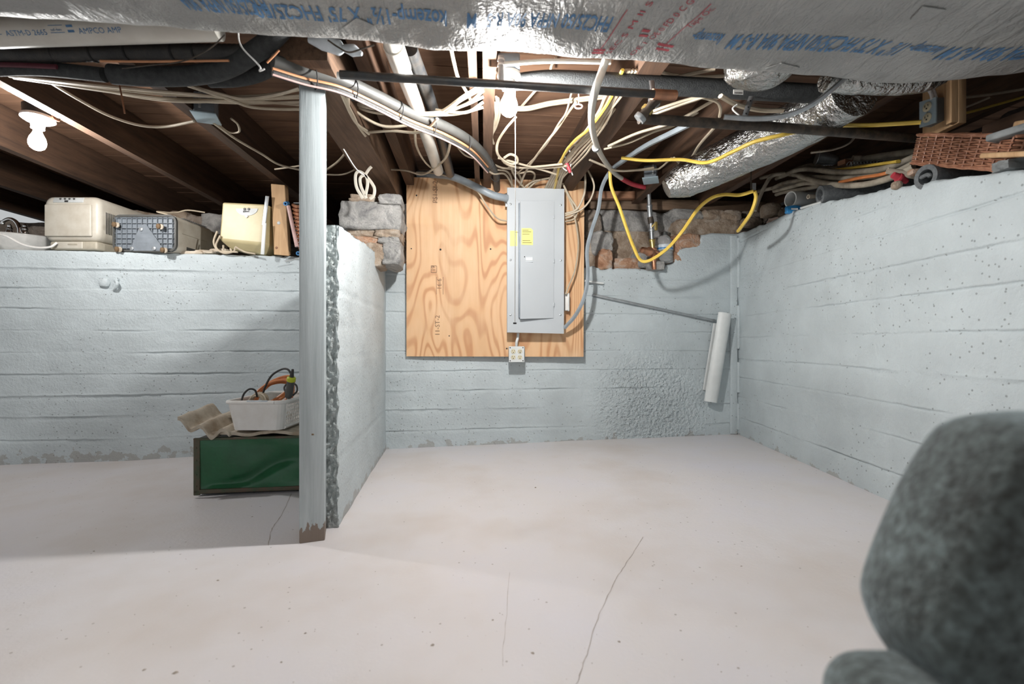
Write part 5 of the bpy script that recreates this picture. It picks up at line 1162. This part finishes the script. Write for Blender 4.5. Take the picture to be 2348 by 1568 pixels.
# --- pipe offcuts and foam tubes poking out over the wall
pp = RW(1812, 457, -.0); m = MB(); m.pipe(pp, pp+Vector((.46, .10, .02)), .043, .037, 26); m.build('pipe_offcut', 'trim_white', label='thick white pipe offcut with its open end over the right wall corner', cat='pipe')
def foam_roll(label, q, d, r, curl):
    t = empty('foam_offcut', q-Vector((0, 0, r)), label, 'pipe insulation'); m = MB(); m.pipe(q, q+d, r, r*.62, 28); m.build('sleeve', 'foam_grey', t)
    T = d.normalized(); u = Vector((0, 0, 1)); b = T.cross(u).normalized(); m = MB()
    m.tube([q+T*.01+b*math.cos(a)*r*.62*s+u*math.sin(a)*r*.62*s for a, s in curl], r*.17, 8, 4); m.build('curled_edge', 'foam_grey', t)
q1 = RW(1880, 447, .0); foam_roll('black foam pipe sleeve with open end, resting beside the white pipe offcut', q1, Vector((.42, -.06, .03)), .0435, ((-.4, 1), (-.7, .7), (-1.1, .6)))
q2 = RW(2122, 406, .0); foam_roll('black foam pipe sleeve with curled open end under the wicker basket', q2, Vector((.42, .05, .02)), .0435, ((2.9, 1), (2.6, .6), (1.8, .35), (.6, .3), (-.3, .35)))
q = RW(1853, 451, -.01); m = MB(); m.pipe(q, q+Vector((.3, .05, .02)), .0115, .008, 14); m.build('pipe_offcut', 'tan_tile', label='thin tan pipe offcut between the white pipe and foam sleeve', cat='pipe')
m = MB(); m.tube([RW(1838, 477, .01), RW(1886, 463, -.01)], .011, 6, 1, True, .5); m.build('wood_stick', 'trim_white', label='short pale stick lying below the foam sleeve', cat='stick')
bp = empty('blue_packet', RW(1815, 488, 0), 'small crumpled bright blue packet under the white pipe offcut', 'packet')
m = MB(); m.stone(RW(1818, 481, -.01), (.075, .03, .04), 14, 6, .25, .05); m.build('wrapper', 'blue_wrap', bp)
m = MB(); m.box(RW(1822, 479, .012), (.035, .002, .008)); m.build('print_strip', 'white_plastic', bp, smooth=False)
q = RW(2034, 391, -.01); m = MB(); m.pipe(q, q+Vector((.09, -.03, -.032)), .0125, .008, 14); m.build('pipe_offcut', 'tan_tile', label='small tan pipe stub pointing out beside the red fitting', cat='pipe')
rf = empty('red_fitting', RW(2066, 415, -.03), 'bright red plastic fitting on the right wall top', 'fitting')
q = RW(2062, 408, -.02); m = MB(); m.tube([q+Vector((-.025, 0, .012)), q, q+Vector((.03, 0, -.014))], [.012, .016, .010], 10, 3); m.build('body', 'red_plastic', rf)
band(rf, 'ring', 'red_plastic', q, (.055, 0, -.026), .018, .012)
m = MB(); m.stone(RW(2056, 425, .004), (.03, .03, .028), 15, 6, .8, .05); m.build('pebble', 'stone_tan', label='small round pebble on the right wall edge below the red fitting', cat='stone')
m = MB(); m.stone(RW(2098, 395, -.03), (.04, .03, .022), 16, 6, .6, .05); m.build('brick_chip', 'stone_red', label='orange brick chip beside the curled foam sleeve', cat='stone')
cn = empty('plastic_cup', RW(1890, 380, -.16), 'ribbed clear plastic cup lying on the grey cable coil', 'cup')
q = RW(1872, 362, -.16); prof = [(.040, 0)]
for k in range(8): prof += [(.042-.002*k, .004+k*.012), (.039-.002*k, .010+k*.012)]
prof += [(.018, .105), (0, .108)]
m = MB(); m.lathe(q, prof, Vector((1, -.25, -.25)), 20); m.build('body', 'galv', cn)
m = MB(); q = RW(1955, 363, -.18); m.pipe(q, q+Vector((.3, -.05, -.02)), .014, .010, 14); m.build('pipe_offcut', 'tan_tile', label='thin tan pipe offcut lying above the grey cable coil', cat='pipe')
m = MB(); q = RW(1945, 377, -.12); m.tube([q+Vector((t*.16, -t*.02, 0))+Vector((0, math.cos(t*70)*.012, math.sin(t*70)*.012)) for t in np.linspace(0, 1, 110)], .002, 5, 1); m.build('coil_spring', 'galv', label='rusty coil spring on top of the grey cable coil', cat='spring')
m = MB(); q = RW(1938, 374, -.14); m.box(q, (.05, .04, .022), Matrix.Rotation(.3, 3, 'Z')); m.build('wood_chip', 'red_wood', smooth=False, label='small brown wood chip beside the coil spring', cat='wood scrap')
# --- boards at the far right end
for (lab, a, b, hh, dd, mat) in (('grey rough board end sticking out above the wicker basket', RW(2284, 322, -.02), RW(2420, 280, -.06), .022, .10, 'grey_board'), ('tan lath lying across the wicker basket', RW(2255, 357, .01), RW(2420, 350, .0), .016, .03, 'fresh_wood'),
                               ('dark board stacked at the right edge above the basket', RW(2290, 305, -.20), RW(2430, 255, -.20), .05, .12, 'joist_wood'), ('small pale block at the right edge on the dark board', RW(2335, 290, -.10), RW(2380, 283, -.10), .03, .04, 'fresh_wood')):
    plank(a, b, hh, dd, mat, 'board_offcut', None, lab, 'board')
m = MB(); q = RW(2325, 380, -.03); m.stone(q, (.09, .05, .03), 18, 7, .3, .08); m.build('debris_lump', 'grey_board', label='grey crumbled lump at the right edge of the wall top', cat='rubble')
# metal bracket with nail on the joist over the corner
mb = empty('metal_bracket', P(1727, 440, 2.36), 'little metal clip holding the yellow cord to the joist', 'clip')
m = MB(); m.box(P(1729, 428, 2.36), (.018, .004, .035)); m.build('plate', 'galv', mb, smooth=False)
m = MB(); m.tube([P(1722, 385, 2.36), P(1722, 436, 2.36)], .003, 6, 1); m.build('rod', 'rusty_iron', mb)
# ================================================================ green box, tiles, basket
GX0, GX1 = -1.368, -.815; GY0, GY1 = 2.045, 2.36; gz0 = floor_z(-1.1)+.004
def gy(x): return 2.045+(x+1.368)*.13
gzt = .252
gb = empty('green_metal_box', (-1.1, 2.2, gz0), 'dented dark green sheet metal box on the floor behind the post', 'metal box')
dv3 = Vector((-.13, 1, 0)).normalized()*.30
def gp(x, z): return Vector((x, gy(x), z))
m = MB()
def front(u, z):
    p = gp(GX0+(GX1-GX0)*u, gz0+.012+(gzt-gz0-.012)*z)
    dent = .022*math.exp(-((z-.38-.25*math.tanh((u-.5)*6))/.13)**2)*math.sin(u*3.3)+.006*math.sin(u*9+z*4)
    edge = min(1, min(u, 1-u)*9, min(z, 1-z)*7); return p+dv3.normalized()*dent*edge
m.grid(front, np.linspace(0, 1, 60), np.linspace(0, 1, 36)); m.build('front_panel', 'green_metal', gb, auto=0)
m = MB(); a, b = gp(GX0, 0), gp(GX1, 0)
q = [Vector((a.x, a.y+.004, gz0+.012)), Vector((b.x, b.y+.004, gz0+.012)), Vector((b.x, b.y+.004, gzt-.002)), Vector((a.x, a.y+.004, gzt-.002))]
m.hexa([p+dv3 for p in q], [p+dv3.normalized()*.03 for p in q]); m.build('body', 'green_rust', gb, smooth=False)
m = MB(); m.hexa([p+Vector((0, 0, -.012)) for p in (q[0]+dv3.normalized()*.02, q[1]+dv3.normalized()*.02, q[1]+dv3, q[0]+dv3)], [q[0]+dv3.normalized()*.02, q[1]+dv3.normalized()*.02, q[1]+dv3, q[0]+dv3]); m.build('base', 'dark_slot', gb, smooth=False)  # near-black filler in the gap under the box, shade as colour
R_ = frame((1, .13, 0), (-.13, 1, 0)); Lg = (b-a).length
for (c_, s_, nm) in (((gp((GX0+GX1)/2, gzt)), (Lg, .016, .010), 'rim'), (gp((GX0+GX1)/2, gz0+.018), (Lg, .010, .018), 'rim'), (gp(GX0+.012, (gz0+gzt)/2), (.026, .010, gzt-gz0-.004), 'corner_strip')):
    m = MB(); m.rbox(c_, s_, .003, R_); m.build(nm, 'green_rust', gb)
for z in (.05, .10, .16, .215):
    m = MB(); m.lathe(gp(GX0+.012, z)+Vector((0, -.005, 0)), [(.004, 0), (.003, .002), (0, .0025)], (0, -1, 0), 8); m.build('rivet', 'green_rust', gb)
# corrugated tile fragments
def corr(label, x0, x1, y0, y1, zf, wl, amp, th, seed, ph=0.0):
    m = MB(); us = np.linspace(x0, x1, 60); vs_ = np.linspace(y0, y1, 10)
    def top(x, y): 
        j = (float(vn(np.array(x*40), np.array(y*30), seed))-.5)*.004
        return zf(x, y)+amp*math.sin(2*math.pi*(x-x0)/wl+ph)+j
    e = lambda x, y: x+(float(vn(np.array(y*28), np.array(x0), seed))-.5)*.05*(1 if x == x0 else 0)
    m.grid(lambda x, y: (e(x, y), gy(x)-2.045+y, top(x, y)+th), us, vs_); m.grid(lambda x, y: (e(x, y), gy(x)-2.045+y, top(x, y)), us, vs_[::-1])
    n = 60; M_ = 600
    for k in range(n-1): m.f += [(k+1, k, M_+9*n+k, M_+9*n+k+1), (9*n+k, 9*n+k+1, M_+k+1, M_+k)]
    for k in range(9): m.f += [(k*n, (k+1)*n, M_+(8-k)*n, M_+(9-k)*n), ((k+1)*n-1+n, (k+1)*n-1, M_+(9-k)*n+n-1, M_+(8-k)*n+n-1)]
    return m.build('roof_tile', 'tan_tile', label=label, cat='tile', auto=50)
corr('broken wavy tan tile tilted up at the left end of the green box', -1.425, -1.22, 2.03, 2.26, lambda x, y: .266+max(0, -1.29-x)*.42+(y-2.03)*.12, .085, .016, .016, 3, 1.0)
corr('flat wavy tan tile under the white basket', -1.285, -.84, 2.045, 2.33, lambda x, y: .264, .20, .006, .014, 5, .5)
corr('small curled tan tile piece behind the tilted one', -1.33, -1.10, 2.20, 2.34, lambda x, y: .305, .09, .014, .012, 7, .2)
# white plastic basket
wbk = empty('plastic_basket', (-1.10, 2.24, .287), 'white perforated plastic basket of cords on the wavy tiles', 'basket')
bx0, bx1, by0, by1, bz = -1.215, -1.0, 2.055, 2.42, .2885; bh = .122
def bw(k, s):  # wall loop point: k around, s height 0..1
    o = rrect(bx0-.018*s, bx1+.018*s, by0-.018*s, by1+.018*s, .035, 4); p = o[k % len(o)]; return Vector((p[0], p[1], bz+bh*s))
nk = len(rrect(0, 1, 0, 1, .1, 4)); right = [k for k in range(nk)]
m = MB(); ks = list(range(nk+1))
# solid walls except the right side (between the corner at lower right and upper right)
idx = [k for k in range(nk)]
o = rrect(bx0, bx1, by0, by1, .035, 4)
for k in range(nk):
    k2 = (k+1) % nk; p, p2 = o[k], o[k2]
    if abs(p[0]-bx1) < .002 and abs(p2[0]-bx1) < .002: continue
    q = [bw(k, 0), bw(k2, 0), bw(k2, 1), bw(k, 1)]; c_ = Vector(((bx0+bx1)/2, (by0+by1)/2, 0)); ins = []
    for v in q:
        d = Vector((c_.x-v.x, c_.y-v.y, 0)).normalized()*.004; ins.append(v+d)
    m.hexa(ins, q)
m.build('solid_walls', 'white_plastic', wbk, smooth=False)
m = MB(); m.prism([bw(k, .0) for k in range(nk)], (0, 0, .004)); m.build('bottom', 'white_plastic', wbk, smooth=False)
m = MB(); loop = [bw(k, 1) for k in range(nk)]; m.tube(loop+[loop[0]], .0085, 8, 1, False, 1.0); m.build('rim', 'white_plastic', wbk)
ya, yb = by0+.033, by1-.033; m = MB()
def sx(y, s): return Vector((bx1+.018*s-.002, y, bz+bh*s))
for i in range(16):
    y = ya+(yb-ya)*i/15; m.tube([sx(y, 0), sx(y, 1)], .0032, 4, 1)
for s in (.04, .22, .36, .50, .64, .78, .92): m.tube([sx(ya, s), sx(yb, s)], .0034, 4, 1)
for s in (.06, .95): m.tube([sx(ya, s), sx(yb, s)], .009, 4, 1)
lat = m.build('perforated_side', 'white_plastic', wbk, smooth=False); lat['kind'] = 'stuff'
m = MB(); m.rbox((-1.09, by0-.021, bz+bh+.004), (.09, .008, .012), .003); m.build('grip', 'pale_blue', wbk)
# cords in the basket
oc = MB(); pts = []
for i in range(150):
    t = i/150*2*math.pi*5.4; r = .085+.010*math.sin(t*.63); k = i/150
    pts.append(Vector((-1.105+r*math.cos(t)*1.0, 2.20+r*math.sin(t)*.75+.02*math.sin(t*.3), .415+.060*math.sin(t+.6*k)+.035*k)))
oc.tube(pts, .0062, 7, 1); oc.build('extension_cord', 'orange_cord', label='orange extension cord coiled in the white basket', cat='cord')
oc = MB(); pts = []
for i in range(70):
    t = i/70*2*math.pi*3.2; pts.append(Vector((-1.135+.045*math.cos(t), 2.12+.03*math.sin(t*.9), .39+.045*math.sin(t)+.008*math.sin(t*.4))))
oc.tube(pts, .0052, 7, 1); oc.build('extension_cord', 'cream_cable', label='cream cord loop standing in the front of the white basket', cat='cord')
run('power_cord', 'black cord looping up and over the white basket', 'cord', [(600, 915, 2.16), (607, 890, 2.14), (622, 862, 2.12), (645, 847, 2.10), (660, 847, 2.09), (668, 860, 2.08), (671, 876, 2.08)], .0045, 'black_rubber', d=2.1)
run('power_cord', 'black cord arching over the left rim of the white basket', 'cord', [(553, 920, 2.07), (560, 902, 2.09), (572, 892, 2.10), (585, 895, 2.11), (590, 910, 2.12)], .0042, 'black_rubber', d=2.1)
run('power_cord', 'black cord ringed around the grey work light', 'cord', [(655, 900, 2.14), (652, 888, 2.16), (662, 878, 2.18), (678, 882, 2.18), (681, 896, 2.16), (672, 906, 2.12)], .0042, 'black_rubber', d=2.1)
tl = empty('work_light', P(663, 912, 2.10), 'dark grey work light handle with lime collar standing in the white basket', 'work light')
a, b = P(661, 912, 2.10), P(668, 868, 2.08)
m = MB(); ax = (b-a).normalized(); L_ = (b-a).length; m.lathe(a, [(.010, 0), (.015, .006), (.016, .03), (.0155, L_)], ax, 16); m.build('handle', 'dark_grey', tl)
m = MB(); m.lathe(a+ax*L_*.86, [(.016, 0), (.0185, .003), (.0185, .017), (.014, .021)], ax, 16); m.build('collar', 'lime', tl)
m = MB(); m.lathe(a+ax*(L_*.86+.02), [(.010, 0), (.007, .02), (.005, .036)], ax, 12); m.build('cord_boot', 'black_rubber', tl)
m = MB(); m.lathe(a-ax*.004, [(.008, 0), (.010, .006)], ax, 12); m.build('tip', 'chrome', tl)

# ================================================================ blurred chair in the right foreground
ch = empty('upholstered_chair', (.48, .35, floor_z(.48)), 'blurred mottled grey-green padded chair in the lower right foreground', 'chair')
YC = .37
sil = [(2560, 985), (2450, 948), (2348, 944), (2250, 952), (2195, 975), (2152, 1030), (2105, 1108), (2068, 1185), (2030, 1272), (1998, 1360), (1988, 1410), (1998, 1460), (2020, 1510), (2060, 1570), (2110, 1640), (2250, 1690), (2480, 1690), (2620, 1600), (2700, 1420), (2680, 1200)]
out = [P(a, b, YC)+Vector((.016, 0, 0)) for a, b in sil]; out = spline(out+[out[0]], 5)[:-1]
for _ in range(3): out = [(out[i-1]+out[i]*2+out[(i+1) % len(out)])/4 for i in range(len(out))]
cz = Vector((sum(p.x for p in out)/len(out), YC, sum(p.z for p in out)/len(out))); n = len(out); m = MB(); vs = []
lv = [(math.radians(a)) for a in np.linspace(-90, 90, 13)]
for a in lv:
    s = .80+.20*max(0, math.cos(a))**.7; vs += [cz+(p-cz)*s+Vector((0, math.sin(a)*.045, 0)) for p in out]
fs = [(i*n+k, i*n+(k+1) % n, (i+1)*n+(k+1) % n, (i+1)*n+k) for i in range(12) for k in range(n)]
c0 = len(vs); vs += [cz+Vector((0, -.057, 0)), cz+Vector((0, .057, 0))]
fs += [(c0, (k+1) % n, k) for k in range(n)]+[(c0+1, 12*n+k, 12*n+(k+1) % n) for k in range(n)]
m.add(vs, fs); m.build('backrest', 'mottled_fabric', ch)
sx0 = P(1905, 1560, .36).x; m = MB(); zs = P(0, 1520, .355).z; m.rbox((sx0+.16, .20, zs-.05), (.32, .39, .10), .035, None, 5); m.build('seat', 'mottled_fabric', ch)
for dx in (.06, .28):
    for y in (.02, .33): m = MB(); m.lathe((sx0+dx, y, fz(sx0+dx, y)+.001), [(.014, 0), (.02, .12), (.022, zs-.12-floor_z(.6))], (0, 0, 1), 12); m.build('leg', 'dark_grey', ch)

# ================================================================ specks and crumbs on the floor
rnd = random.Random(3); m = MB()
spots = [(1228, 1118, 2.2), (992, 1479, 2.0), (1130, 1420, 1.4), (1222, 1498, 1.8), (1420, 1470, 1.6), (578, 1183, 1.6), (215, 1263, 1.4), (330, 1538, 1.6), (402, 1544, 2.0), (645, 1520, 1.3), (500, 1330, 1.5), (700, 1452, 1.3), (1500, 1295, 1.0), (1700, 1300, 1.2)]
for i in range(190): spots.append((rnd.uniform(0, 2050), 1060+rnd.random()**.8*505, rnd.uniform(.25, .8)))
for (px, py, s) in spots:
    p = PF(px, py)
    if p.y > B0+BS*p.x-.05 or p.x > 1.4 or (abs(p.x-stub_x(p.y)) < .2 and p.y > 1.5 and p.x < stub_x(p.y)+.02) or (-1.42 < p.x < -.78 and 1.9 < p.y < 2.5): continue
    z = fz(p.x, p.y); r = .003*s; a0 = rnd.uniform(0, 6.28); n = 5
    ring = [(p.x+math.cos(a0+2*math.pi*k/n)*r*(1.4 if k % 2 else .8), p.y+math.sin(a0+2*math.pi*k/n)*r, z-.0005) for k in range(n)]
    m.add(ring+[(p.x, p.y, z+r*.5)], [(k, (k+1) % n, n) for k in range(n)])
m.build('floor_crumbs', 'debris', kind='stuff', smooth=False, label='scattered dark crumbs and chips on the painted floor', cat='debris')
